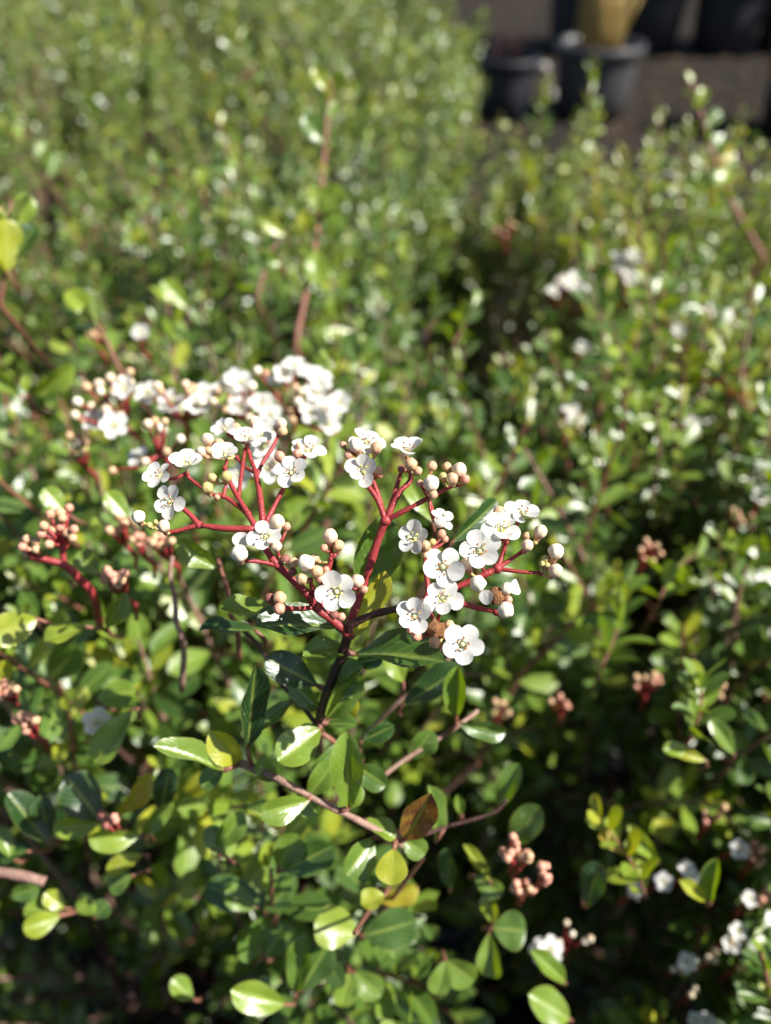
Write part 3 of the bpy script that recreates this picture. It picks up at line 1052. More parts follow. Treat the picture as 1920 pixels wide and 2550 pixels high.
for (px, py, dia, k) in ((1236, 1484, 44, 0), (1086, 1567, 46, 1)):
    tag(place('withered_flower', WITHER_ME[k], main, at(px, py, zf(py) + 0.001), facing(0.1, 0.3), dia * PXM * Z0, k), 'shrivelled brown spent flower')
place('dry_petal', PETAL_ME[2], main, at(1211, 1515, zf(1499)), facing(-0.5, 0.3), 0.0062, 0.6)
place('petal', PETAL_ME[1], main, at(1262, 1474, zf(1470)), facing(0.7, 0.2), 0.0066, 4.4)
place('petal', PETAL_ME[3], main, at(600, 1378, zf(1378) + 0.001), facing(-0.1, 0.2), 0.0075, 0.1)

# main stem below the cluster and the twigs around it
TWIGS = [  # points (px, py, depth m), radius px at depth, mat
    ([(866, 1580, .149), (858, 1612, .151), (846, 1645, .153), (828, 1690, .155), (806, 1750, .159), (792, 1810, .165), (795, 1850, .185), (800, 1890, .215)], 13, 10, 'twig_dark'),  # main stem: the cluster's shade is put into its dark colour
    ([(600, 1900, .166), (660, 1925, .163), (705, 1947, .160), (795, 1995, .159), (890, 2042, .161), (985, 2095, .168), (1020, 2130, .185)], 11, 7, 'twig'),
    ([(938, 1945, .178), (1010, 1890, .180), (1100, 1835, .182), (1150, 1800, .185), (1190, 1770, .188)], 6, 5, 'twig'),
    ([(1115, 2057, .180), (1180, 2040, .180), (1236, 2020, .180), (1262, 1990, .180)], 5, 4, 'twig_dark'),
    ([(985, 2095, .166), (1050, 2080, .172), (1115, 2057, .180)], 6, 5, 'twig_dark'),
    ([(-60, 2165, .196), (0, 2172, .194), (60, 2182, .193), (112, 2196, .193)], 14, 12, 'twig'),
    ([(785, 1800, .163), (740, 1745, .165), (690, 1690, .168), (640, 1600, .175), (590, 1560, .18)], 6, 5, 'twig_dark'),
    ([(541, 1385, .170), (552, 1425, .171), (566, 1470, .172), (570, 1520, .172), (590, 1568, .175), (596, 1640, .185)], 4.5, 8, 'twig_red'),
    ([(430, 1385, .186), (424, 1430, .186), (436, 1490, .187), (440, 1550, .188), (458, 1610, .19), (452, 1720, .2)], 6, 8, 'twig'),
    ([(1070, 1460, .20), (1000, 1560, .20), (930, 1640, .20), (880, 1700, .20)], 6, 6, 'twig_dark'),
    ([(1130, 1620, .19), (1085, 1680, .19), (990, 1750, .19), (900, 1840, .20)], 6, 6, 'twig'),
]
HN = []
for pts, r0, r1, mat in TWIGS:
    w = [at(*p) for p in pts]
    rs = [(r0 + (r1 - r0) * i / (len(pts) - 1)) * PXM * pts[i][2] for i in range(len(pts))]
    P_, R_ = smooth(w, rs, 4)
    R_ = [r * rg.uniform(0.92, 1.1) for r in R_]
    mb = MB()
    mb.tube(P_, R_, mat, 9)
    HN += P_
    link('twig', mb.mesh('twig'), main)

# leaves one can single out: base, tip (px, py, depth), width px, roll degrees, tint, fold, curl
HERO = [
    ((878, 1590, .148), (962, 1425, .146), 62, 20, .88, .5, .1, 'main'),
    ((900, 1490, .155), (962, 1290, .150), 112, 10, .50, 1.0, .15, 'main'),
    ((1078, 1300, .165), (1010, 1185, .168), 62, 10, .66, .6, .1, 'main'),
    ((1125, 1350, .160), (1245, 1250, .162), 62, 30, .22, .5, .2, 'main'),
    ((880, 1630, .151), (1092, 1622, .139), 78, -52, .40, .6, .25, 'main'),
    ((842, 1563, .150), (640, 1548, .142), 78, 42, .30, .7, .15, 'main'),
    ((690, 1530, .150), (549, 1505, .148), 52, 40, .66, .7, .3, 'main'),
    ((640, 1572, .158), (495, 1562, .158), 40, 55, .25, .5, .1, 'main'),
    ((878, 1622, .153), (757, 1625, .149), 54, 38, .60, .8, .2, 'main'),
    ((792, 1708, .158), (665, 1640, .153), 82, 10, .16, .3, .1, 'main'),
    ((817, 1725, .157), (888, 1655, .150), 50, -45, .45, .9, .3, 'main'),
    ((812, 1792, .160), (898, 1680, .155), 56, 20, .62, .8, .2, 'main'),
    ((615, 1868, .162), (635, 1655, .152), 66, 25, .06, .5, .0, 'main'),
    ((800, 1814, .161), (694, 1892, .154), 92, 5, .66, .5, .15, 'main'),
    ((869, 2015, .158), (862, 1832, .152), 82, -5, .62, .6, .15, 'main'),
    ((772, 1992, .158), (650, 2030, .153), 66, -20, .63, .6, .2, 'main'),
    ((562, 1920, .163), (392, 1850, .156), 50, 35, .64, .7, .2, 'main'),
    ((600, 1900, .166), (528, 1835, .160), 70, -20, .84, .9, .4, 'main'),
    ((1007, 2092, .166), (1072, 1982, .158), 80, 15, .985, .6, .1, 'main'),
    ((981, 2112, .164), (972, 2202, .158), 80, 5, .80, .3, .1, 'main'),
    ((930, 2085, .168), (868, 2180, .162), 74, -25, .55, .7, .2, 'main'),
    ((905, 2040, .165), (985, 2085, .163), 46, -30, .68, .8, .2, 'main'),
    ((892, 2322, .176), (786, 2298, .172), 98, -8, .74, .4, .1, 'main'),
    ((900, 2330, .178), (1035, 2300, .176), 92, 20, .40, .4, .2, 'main'),
    ((712, 2502, .178), (580, 2470, .172), 72, -12, .70, .6, .2, 'main'),
    ((737, 2475, .180), (755, 2335, .176), 62, -20, .55, .6, .2, 'main'),
    ((745, 2470, .180), (820, 2350, .178), 70, 20, .45, .6, .1, 'main'),
    ((152, 2280, .185), (58, 2315, .180), 56, -10, .74, .7, .15, 'main'),
    ((150, 2275, .188), (60, 2260, .186), 50, 30, .62, .5, .1, 'main'),
    ((355, 2076, .182), (222, 2096, .176), 54, -25, .70, .8, .25, 'main'),
    ((250, 2048, .184), (135, 2068, .180), 50, -30, .72, .7, .35, 'main'),
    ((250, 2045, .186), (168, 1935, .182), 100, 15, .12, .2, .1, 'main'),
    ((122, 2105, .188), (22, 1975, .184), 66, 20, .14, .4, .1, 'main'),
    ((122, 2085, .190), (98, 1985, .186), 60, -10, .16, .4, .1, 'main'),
    ((285, 2035, .186), (372, 1930, .182), 48, 35, .90, .7, .1, 'main'),
    ((400, 2030, .19), (420, 1915, .186), 58, -15, .15, .3, .1, 'main'),
    ((350, 2080, .184), (422, 2005, .182), 40, 30, .62, .6, .2, 'main'),
    ((95, 1540, .178), (-20, 1585, .172), 88, -10, .78, .4, .2, 'main'),
    ((215, 1560, .180), (105, 1590, .178), 50, 25, .74, .6, .3, 'main'),
    ((245, 1430, .186), (195, 1375, .184), 62, -10, .60, .5, .2, 'main'),
    ((545, 1415, .168), (440, 1350, .164), 58, -20, .64, .7, .2, 'main'),
    ((265, 1565, .184), (310, 1480, .180), 50, 20, .62, .8, .2, 'main'),
    ((330, 1765, .186), (230, 1900, .182), 72, 15, .68, .6, .3, 'main'),
    ((240, 1740, .188), (330, 1720, .186), 68, -15, .66, .5, .3, 'main'),
    ((160, 1275, .20), (110, 1215, .198), 52, 10, .68, .4, .2, 'main'),
    ((320, 1290, .19), (265, 1225, .188), 52, 10, .66, .4, .2, 'main'),
    ((75, 985, .24), (180, 915, .235), 50, 30, .72, .7, .2, 'main'),
    ((50, 985, .24), (-40, 905, .235), 50, -30, .70, .6, .2, 'main'),
    ((65, 980, .24), (64, 935, .238), 24, 0, .72, .6, .2, 'main'),
    ((1137, 1785, .176), (1140, 1660, .170), 56, -15, .58, .9, .1, 'main'),
    ((1140, 1800, .178), (1260, 1830, .178), 48, 25, .50, .6, .2, 'main'),
    ((1000, 1760, .178), (1150, 1660, .176), 70, -30, .20, .4, .1, 'main'),
    ((1020, 1890, .182), (1075, 1830, .178), 60, 30, .50, .5, .3, 'main'),
    ((1240, 2015, .182), (1290, 1905, .178), 54, -15, .52, .7, .15, 'main'),
    ((1270, 2110, .188), (1342, 2010, .184), 72, -10, .46, .5, .1, 'main'),
    ((1150, 2030, .182), (1140, 1980, .180), 26, 0, .60, .6, .1, 'main'),
    ((1085, 2100, .180), (1075, 1960, .178), 46, 40, .58, .8, .2, 'main'),
    ((1225, 2310, .188), (1310, 2320, .186), 90, 10, .52, .5, .2, 'main'),
    ((1230, 2300, .188), (1215, 2220, .186), 42, -20, .74, .8, .2, 'main'),
    ((1220, 2320, .188), (1225, 2440, .186), 60, 20, .66, .8, .2, 'main'),
    ((1110, 2390, .186), (1180, 2450, .184), 70, 25, .62, .6, .3, 'main'),
    ((1110, 2390, .186), (1085, 2480, .184), 56, -10, .60, .6, .2, 'main'),
    ((1220, 2195, .186), (1160, 2105, .184), 30, 20, .78, .7, .2, 'main'),
    ((1120, 2215, .19), (1112, 2115, .186), 44, -20, .30, .5, .1, 'main'),
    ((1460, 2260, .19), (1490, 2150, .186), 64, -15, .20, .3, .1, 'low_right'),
    ((1640, 2150, .20), (1570, 2060, .198), 44, -10, .72, .6, .2, 'low_right'),
    ((1770, 2250, .19), (1785, 2140, .186), 40, -25, .60, .9, .1, 'low_right'),
    ((1762, 2245, .19), (1700, 2195, .186), 34, 15, .80, .6, .2, 'low_right'),
    ((1410, 2450, .19), (1330, 2370, .186), 46, 20, .62, .7, .2, 'low_right'),
    ((1420, 2540, .19), (1330, 2480, .186), 80, 10, .66, .5, .3, 'low_right'),
    ((1715, 1865, .21), (1655, 1865, .208), 38, 10, .72, .5, .2, 'right'),
    ((1830, 1880, .21), (1775, 1795, .208), 44, 20, .60, .5, .2, 'right'),
    ((1760, 1895, .21), (1680, 1870, .21), 30, 10, .80, .6, .2, 'right'),
    ((880, 1652, .158), (952, 1638, .156), 42, 20, .2, .5, .1, 'main'),
    ((1005, 1700, .178), (972, 1632, .176), 52, 10, .70, .5, .2, 'main'),
    ((735, 1745, .162), (648, 1812, .158), 40, 35, .50, .7, .2, 'main'),
    ((828, 1795, .166), (885, 1748, .162), 54, 10, .82, .6, .3, 'main'),
    ((815, 1802, .163), (885, 1802, .160), 36, -35, .50, .8, .2, 'main'),
    ((900, 1845, .172), (980, 1808, .170), 44, 15, .30, .5, .1, 'main'),
    ((765, 1985, .168), (832, 1900, .166), 62, 10, .60, .5, .2, 'main'),
    ((840, 1850, .170), (800, 1950, .168), 70, -15, .50, .5, .2, 'main'),
    ((880, 1900, .172), (960, 1960, .170), 60, 15, .45, .5, .2, 'main'),
    ((160, 2262, .188), (112, 2225, .186), 44, 0, .76, .5, .2, 'main'), ((190, 2270, .19), (232, 2240, .19), 60, 10, .66, .4, .2, 'main'),
    ((235, 2285, .19), (268, 2250, .19), 46, -10, .35, .4, .2, 'main'), ((358, 2128, .188), (262, 2172, .186), 46, 20, .80, .6, .2, 'main'),
    ((330, 2180, .19), (268, 2215, .19), 50, 0, .52, .5, .2, 'main'), ((70, 2120, .19), (0, 2130, .19), 46, 30, .30, .5, .2, 'main'),
    ((30, 2140, .19), (-5, 2060, .19), 40, 15, .60, .5, .2, 'main'), ((20, 2230, .195), (95, 2215, .195), 44, 30, .45, .5, .2, 'main'),
    ((540, 2120, .185), (600, 2030, .182), 62, 15, .58, .5, .2, 'main'), ((560, 2130, .185), (520, 2060, .183), 50, -15, .48, .5, .2, 'main'),
    ((690, 2160, .185), (740, 2080, .182), 74, 10, .58, .5, .1, 'main'), ((700, 2170, .186), (830, 2110, .182), 78, 25, .36, .4, .1, 'main'),
    ((640, 2260, .19), (560, 2220, .188), 58, 10, .60, .5, .2, 'main'), ((660, 2270, .19), (720, 2210, .188), 60, 10, .52, .5, .2, 'main'),
    ((650, 2380, .195), (600, 2320, .193), 56, 10, .62, .5, .2, 'main'), ((660, 2385, .195), (700, 2320, .193), 60, -15, .50, .5, .2, 'main'),
    ((880, 2420, .195), (950, 2480, .193), 64, 15, .60, .5, .2, 'main'), ((870, 2420, .195), (850, 2510, .193), 54, -10, .66, .5, .2, 'main'),
    ((960, 2230, .18), (900, 2250, .178), 52, 30, .80, .8, .2, 'main'), ((945, 2245, .182), (1040, 2215, .18), 46, 35, .90, .7, .3, 'main'),
    ((480, 2490, .195), (430, 2440, .193), 50, 10, .66, .5, .2, 'main'), ((1180, 2180, .19), (1250, 2230, .188), 50, 20, .60, .5, .2, 'main'),
    ((835, 1690, .158), (905, 1725, .156), 50, 20, .55, .6, .2, 'main'), ((800, 1770, .162), (725, 1700, .160), 52, -15, .48, .6, .1, 'main'),
    ((795, 1800, .166), (745, 1850, .164), 56, 15, .58, .5, .2, 'main'), ((690, 1945, .164), (640, 1900, .162), 50, 10, .60, .6, .2, 'main'),
    ((740, 1965, .164), (790, 2030, .163), 52, 20, .56, .6, .2, 'main'), ((840, 2015, .166), (900, 1960, .166), 54, 10, .62, .5, .2, 'main'),
    ((560, 1905, .170), (500, 1960, .168), 50, 10, .45, .5, .2, 'main'), ((1000, 2085, .172), (1060, 2130, .172), 56, 10, .58, .5, .2, 'main'),
    # leaf pairs of the tall shoot in the shrub behind
    ((797, 530, .345), (783, 462, .34), 42, 10, .70, .5, .1, 'mid'), ((799, 530, .345), (852, 468, .34), 44, -10, .66, .6, .1, 'mid'),
    ((712, 588, .345), (652, 548, .34), 30, 15, .74, .5, .1, 'mid'), ((772, 560, .345), (748, 528, .34), 34, 0, .78, .5, .2, 'mid'),
    ((815, 592, .345), (852, 536, .34), 38, 10, .58, .5, .1, 'mid'), ((785, 618, .34), (792, 708, .335), 50, 0, .64, .4, .1, 'mid'),
    ((808, 358, .35), (758, 288, .345), 44, 10, .50, .5, .1, 'mid'), ((815, 228, .355), (782, 168, .35), 28, 10, .76, .5, .1, 'mid'),
    ((826, 222, .355), (858, 180, .35), 24, 10, .68, .5, .1, 'mid'), ((842, 802, .34), (832, 735, .335), 40, -10, .68, .6, .1, 'mid'),
    ((466, 768, .34), (406, 698, .335), 40, 10, .68, .5, .1, 'mid'), ((505, 470, .40), (500, 415, .395), 30, 10, .70, .5, .1, 'mid'),
    ((1008, 655, .36), (1004, 590, .355), 26, 10, .70, .5, .1, 'mid'), ((700, 655, .345), (640, 640, .34), 34, 0, .60, .5, .1, 'mid'),
    # leaf pairs of the tall shoot at the right edge
    ((1738, 272, .52), (1755, 218, .52), 32, 0, .74, .4, .1, 'right_back'), ((1748, 315, .52), (1795, 278, .52), 36, 0, .50, .4, .1, 'right_back'),
    ((1760, 392, .52), (1805, 335, .52), 40, 0, .48, .4, .1, 'right_back'), ((1775, 400, .52), (1828, 372, .52), 34, 20, .90, .5, .1, 'right_back'),
    ((1785, 470, .51), (1818, 420, .51), 44, 0, .74, .4, .1, 'right_back'), ((1770, 480, .51), (1745, 430, .51), 36, 0, .70, .4, .1, 'right_back'),
    # a near shoot at the left edge and leaves of the taller shoots
    ((18, 680, .24), (15, 545, .235), 72, 25, .80, .4, .1, 'left'),
    ((30, 650, .24), (88, 560, .24), 50, -35, .25, .5, .1, 'left'),
    ((40, 570, .245), (72, 485, .243), 52, 15, .70, .5, .1, 'left'),
    ((245, 800, .27), (165, 720, .268), 52, 10, .74, .5, .2, 'main'),
    ((895, 905, .30), (860, 830, .298), 48, -10, .50, .4, .2, 'main'),
    ((1275, 985, .32), (1245, 920, .318), 40, 0, .45, .3, .2, 'right'),
    ((1465, 965, .32), (1415, 920, .318), 38, 10, .45, .4, .2, 'right'),
]
rg = random.Random(21)
for i, (b, t, wpx, roll, tint, fold, curl, owner) in enumerate(HERO):
    if b[1] > 1930:
        dp = 0.020 if b[1] > 2230 else (0.012 if b[0] < 480 else (0.016 if b[0] > 1100 else 0.0))
        b, t = (b[0], b[1], b[2] + dp), (t[0], t[1], t[2] + dp)
    B_, T_ = at(*b), at(*t)
    if owner == 'mid':
        wpx, tint = wpx * 1.25, tint + 0.03
    dv = T_ - B_
    ln = dv.length
    view = (EYE - (B_ + T_) / 2).normalized()
    nrm = view - dv.normalized() * view.dot(dv.normalized())
    nrm = Matrix.Rotation(rad(roll), 3, dv.normalized()) @ nrm
    width = wpx * PXM * (b[2] + t[2]) / 2 / max(0.5, math.cos(rad(roll)) if abs(roll) < 50 else 0.62)
    tint = min(tint + 0.04, 0.86) if 0.3 < tint < 0.86 else tint
    me = leaf_mesh(G_HERO, tint, fold, curl, 0.10, i, 'leaf')
    lf = link('leaf', me, ROOT[owner], frame(B_, dv, nrm, ln, width))
    nd = min(HN, key=lambda q: (q - B_).length)
    mb = MB()
    if (nd - B_).length < 0.007:
        mb.tube([nd, nd.lerp(B_, 0.5), B_ + dv * 0.02], [0.0007, 0.0006, 0.0005], 'twig_red', 6)
    else:
        back = B_ + FWD * 0.006 + Vector((rg.uniform(-.002, .002), rg.uniform(-.002, .002), -0.006))
        mb.tube([back, B_.lerp(back, 0.45) - dv.normalized() * 0.001, B_ + dv * 0.02], [0.0005, 0.0005, 0.0004], 'twig_red', 6)
    wl = WM[lf.name]
    wi = wl.inverted()
    mb.v = [tuple(wi @ Vector(q)) for q in mb.v]
    link('leaf_stalk', mb.mesh('leaf_stalk'), lf, wl)

# ------------------------------------------------------------------ taller single shoots above the canopy
LONG = [  # path, leaf length m, pairs, tint, owner, stem radius px
    ([(640, 745, .34), (668, 640, .345), (700, 590, .35), (730, 545, .352), (745, 520, .355)], .0115, 10, .66, 'mid', 7),
    ([(735, 860, .33), (780, 640, .345), (795, 520, .35), (812, 330, .352), (823, 200, .355)], .0130, 11, .70, 'mid', 13),
    ([(1900, 640, .50), (1830, 520, .51), (1790, 430, .515), (1750, 300, .52), (1720, 205, .525)], .0120, 12, .66, 'right_back', 14),
    ([(1430, 700, .46), (1425, 600, .47), (1430, 530, .475)], .0115, 6, .70, 'right_back', 7),
    ([(0, 760, .245), (12, 680, .242), (22, 600, .24), (28, 500, .24)], .0125, 2, .70, 'left', 11),
    ([(300, 925, .27), (265, 850, .268), (235, 800, .268), (238, 740, .27)], .0135, 3, .64, 'main', 10),
    ([(1130, 860, .36), (1160, 800, .365), (1180, 760, .37)], .0115, 6, .55, 'mid', 5),
    ([(1060, 830, .36), (1085, 790, .365), (1090, 740, .37)], .0115, 6, .55, 'mid', 5),
    ([(1560, 700, .43), (1500, 640, .45), (1425, 600, .46)], .0115, 5, .70, 'right_back', 6),
    ([(1690, 860, .40), (1640, 720, .42), (1600, 600, .44), (1590, 500, .45)], .0115, 9, .72, 'right_back', 6),
    ([(1480, 640, .44), (1500, 560, .46), (1490, 480, .48), (1480, 420, .49)], .0115, 9, .76, 'right_back', 6),
    ([(1345, 560, .52), (1335, 460, .53), (1315, 400, .54)], .0105, 12, .74, 'right_back', 4),
    ([(1560, 1010, .34), (1570, 920, .35), (1590, 820, .36)], .0125, 6, .62, 'right', 7),
    ([(1720, 1840, .215), (1745, 1760, .213), (1742, 1690, .212)], .0125, 6, .62, 'right', 8),
    ([(1612, 2235, .217), (1565, 2135, .215), (1490, 2035, .213)], .0100, 7, .74, 'low_right', 5),
    ([(1500, 1660, .24), (1540, 1560, .245), (1560, 1450, .25)], .0125, 8, .60, 'right', 5),
    ([(1640, 1500, .25), (1680, 1420, .26), (1740, 1380, .27)], .0125, 7, .62, 'right', 5),
]
g = np.random.default_rng(77)
for path, L0, pairs, tint, owner, rpx in LONG:
    w = [at(*p) for p in path]
    rs = [rpx * 0.6 * PXM * path[i][2] * (1 - 0.45 * i / (len(path) - 1)) for i in range(len(path))]
    P_, R_ = smooth(w, rs, 5)
    mb = MB()
    low = P_[0] + Vector((0.004, 0.012, -0.03))
    mb.tube([low] + P_, [R_[0] * 1.1] + R_, 'twig_red', 7)
    tw = link('twig', mb.mesh('twig'), ROOT[owner])
    for k in range(pairs):
        f = (k + 0.6) / pairs
        i = min(len(P_) - 2, int(f * (len(P_) - 1)))
        p = P_[i].lerp(P_[i + 1], f * (len(P_) - 1) - i)
        d = (P_[i + 1] - P_[i]).normalized()
        e1 = d.orthogonal().normalized()
        e2 = d.cross(e1)
        a0 = k * math.pi / 2 + 0.5
        for sgn in (0, 1):
            a = a0 + sgn * math.pi + g.normal(0, 0.2)
            pr = e1 * math.cos(a) + e2 * math.sin(a)
            ang = rad(58 - 25 * f + g.normal(0, 8))
            ld = d * math.cos(ang) + pr * math.sin(ang)
            nn = d * 0.8 + Vector((0.15, -0.1, 0.45)) + Vector(g.normal(0, 0.2, 3))
            ln = L0 * g.uniform(0.8, 1.15) * (1 - 0.3 * f)
            link('leaf', shared_leaf(min(0.9, tint + 0.08 * f + g.normal(0, 0.06)), float(g.uniform(.2, .7)), float(g.uniform(-.1, .4))), ROOT[owner],
                 frame(p, ld, nn, ln, ln * g.uniform(.42, .55)))

# ------------------------------------------------------------------ blurred clusters
def cluster(owner, foot, items, label=None, fs=1.0):
    """items: (px, py, depth, kind); kind f = flower, else a bud colour with its size in mm"""
    mb = MB()
    pts = [at(*it[:3]) for it in items]
    c = sum(pts, Vector()) / len(pts)
    hub = c.lerp(foot, 0.45)
    mb.tube([foot, foot.lerp(hub, 0.5) + Vector((0.001, 0.001, 0)), hub], [0.0007, 0.0007, 0.0007], 'stalk_red', 6)
    ends = []
    for p, it in zip(pts, items):
        dn = (p - hub).normalized()
        q = p - dn * 0.001
        mid = hub.lerp(q, 0.55) + Vector((0, 0, -0.0015))
        mb.tube([hub, mid, q], [0.0006, 0.00045, 0.00035], 'stalk_red', 5)
    o = link('flower_cluster', mb.mesh('flower_cluster'), ROOT[owner])
    if label:
        o['label'] = label
    for p, it in zip(pts, items):
        dn = ((p - hub).normalized() * 0.5 + Vector((0, -0.25, 0.9))).normalized()
        if it[3] == 'f':
            place('flower', WHOLE_ME[crg.randrange(4)], o, p, dn + Vector((crg.uniform(-.3, .3), crg.uniform(-.4, .1), crg.uniform(-.1, .3))), crg.uniform(0.0070, 0.0084) * fs, crg.uniform(0, 6))
        else:
            place('bud', BUD_ME[(it[3], crg.randrange(2))], o, p, dn, it[4] * 0.001, crg.uniform(0, 6))
    return o


crg = random.Random(15)


def px_items(lst, depth, jit=0.006):
    out = []
    for it in lst:
        d = depth + crg.uniform(-jit, jit)
        out.append((it[0], it[1], d) + tuple(it[2:]))
    return out


cluster('main', at(372, 1140, .245), px_items([
    (237, 1050, 'f'), (284, 1060, 'f'), (193, 1001, 'white', 2.9), (187, 1034, 'cream', 2.8), (228, 1012, 'cream', 2.8), (264, 1021, 'cream', 2.8),
    (300, 1032, 'cream', 2.6), (215, 964, 'tan', 3.0), (246, 957, 'cream', 3.0), (275, 941, 'cream', 3.0), (284, 976, 'tan', 2.8), (303, 948, 'white', 3.0),
    (324, 953, 'cream', 2.6), (324, 926, 'tan', 2.4), (312, 970, 'f'), (250, 975, 'white', 2.4), (205, 1046, 'tan', 2.0)], .222),
    'blurred cluster of white flowers and cream buds')
cluster('main', at(455, 1120, .245), px_items([
    (368, 981, 'f'), (427, 1004, 'f'), (392, 962, 'cream', 2.8), (400, 975, 'tan', 2.4), (462, 958, 'cream', 2.8), (480, 966, 'tan', 2.6), (470, 975, 'tan', 2.4),
    (490, 1010, 'f'), (512, 980, 'f'), (500, 1000, 'white', 2.6), (530, 1000, 'cream', 2.4), (545, 975, 'tan', 2.6)], .222),
    'blurred cluster of white flowers on a red stalk')
cluster('main', at(415, 1170, .205), px_items([
    (368, 1056, 'cream', 2.6), (402, 1066, 'white', 2.9), (385, 1048, 'tan', 2.2), (410, 1050, 'tan', 2.0), (449, 1093, 'white', 2.4),
    (415, 1125, 'tan', 2.2), (402, 1110, 'pink', 2.0), (352, 1140, 'f'), (362, 1150, 'cream', 2.4), (280, 1172, 'tan', 2.2)], .20))
cluster('main', at(640, 1110, .255), px_items([
    (586, 943, 'f'), (626, 961, 'white', 3.0), (603, 991, 'f'), (598, 1016, 'f'), (651, 1006, 'f'), (673, 1034, 'f'), (560, 968, 'f'), (575, 1000, 'cream', 2.6),
    (620, 1040, 'cream', 2.5), (560, 1020, 'tan', 2.4), (540, 1010, 'cream', 2.4), (625, 975, 'tan', 2.4), (600, 955, 'f')], .226),
    'blurred white flower cluster behind the sharp one')
cluster('main', at(715, 1110, .265), px_items([
    (641, 923, 'white', 2.6), (662, 930, 'pink', 2.4), (707, 934, 'f'), (732, 912, 'f'), (770, 931, 'f'), (796, 947, 'f'), (790, 976, 'f'), (742, 1000, 'white', 2.8),
    (845, 1004, 'f'), (802, 1022, 'f'), (772, 1028, 'f'), (817, 1058, 'f'), (702, 1016, 'tan', 2.6), (722, 1026, 'tan', 2.4), (728, 1046, 'tan', 2.4), (690, 950, 'f'),
    (735, 965, 'tan', 2.6), (750, 975, 'cream', 2.6), (775, 1000, 'pink', 2.4), (830, 1075, 'tan', 2.2)], .236),
    'blurred white flower cluster at the back of the shrub')
cluster('main', at(680, 1200, .20), px_items([(666, 1077, 'f'), (657, 1112, 'f'), (600, 1190, 'f'), (665, 1165, 'f'), (690, 1150, 'cream', 2.4)], .178, .003))

# clusters of closed pink and tan buds
cluster('main', at(82, 1388, .1715), px_items([(67, 1343, 'tan', 2.0), (90, 1349, 'tan', 1.9), (56, 1362, 'pink', 2.0), (75, 1368, 'tan', 2.0), (90, 1368, 'tan', 1.9), (66, 1378, 'tan', 1.9), (60, 1348, 'pink', 1.8)], .170, .002),
        'tight knot of tan flower buds on a red stalk')
cluster('main', at(158, 1372, .1735), px_items([(109, 1309, 'tan', 2.0), (131, 1318, 'tan', 2.2), (118, 1337, 'tan', 2.2), (103, 1330, 'pink', 2.0), (137, 1337, 'tan', 2.0), (122, 1356, 'tan', 2.0),
        (150, 1312, 'pink', 2.1), (168, 1327, 'tan', 2.1), (184, 1318, 'pink', 2.0), (181, 1340, 'tan', 2.0), (125, 1281, 'pink', 2.0), (150, 1277, 'tan', 2.2), (172, 1265, 'pink', 2.0), (155, 1290, 'tan', 1.9)], .170, .003),
        'loose knot of pink and tan flower buds')
mb = MB()
P_, R_ = smooth([at(75, 1385, .170), at(110, 1392, .171), at(162, 1408, .173), at(200, 1443, .176), at(232, 1482, .18), at(250, 1560, .195)], [.0007, .0007, .0009, .001, .001, .001], 4)
mb.tube(P_, R_, 'stalk_red', 8)
P_, R_ = smooth([at(162, 1408, .173), at(155, 1370, .172), at(160, 1330, .171), at(168, 1290, .170)], [.0008, .0007, .0005, .0004], 4)
mb.tube(P_, R_, 'stalk_red', 8)
link('flower_stalk', mb.mesh('flower_stalk'), main)


def bud_knot(owner, px, py, d, n, sx, sy, cols, nf=0, size=2.1, foot=0.016):
    items = []
    for k in range(n):
        a, r = crg.uniform(0, 6.28), math.sqrt(crg.random())
        items.append((px + sx * r * math.cos(a), py + sy * r * math.sin(a), d + crg.uniform(-.003, .003), crg.choice(cols), size * crg.uniform(0.85, 1.15)))
    for k in range(nf):
        a, r = crg.uniform(0, 6.28), math.sqrt(crg.random())
        items.append((px + sx * r * math.cos(a), py + sy * r * math.sin(a), d + crg.uniform(-.004, .002), 'f'))
    return cluster(owner, at(px + crg.uniform(-15, 15), py + sy, d + 0.008) + Vector((0, 0.004, -foot)), items, None, 0.76 if owner == 'low_right' else 1.0)


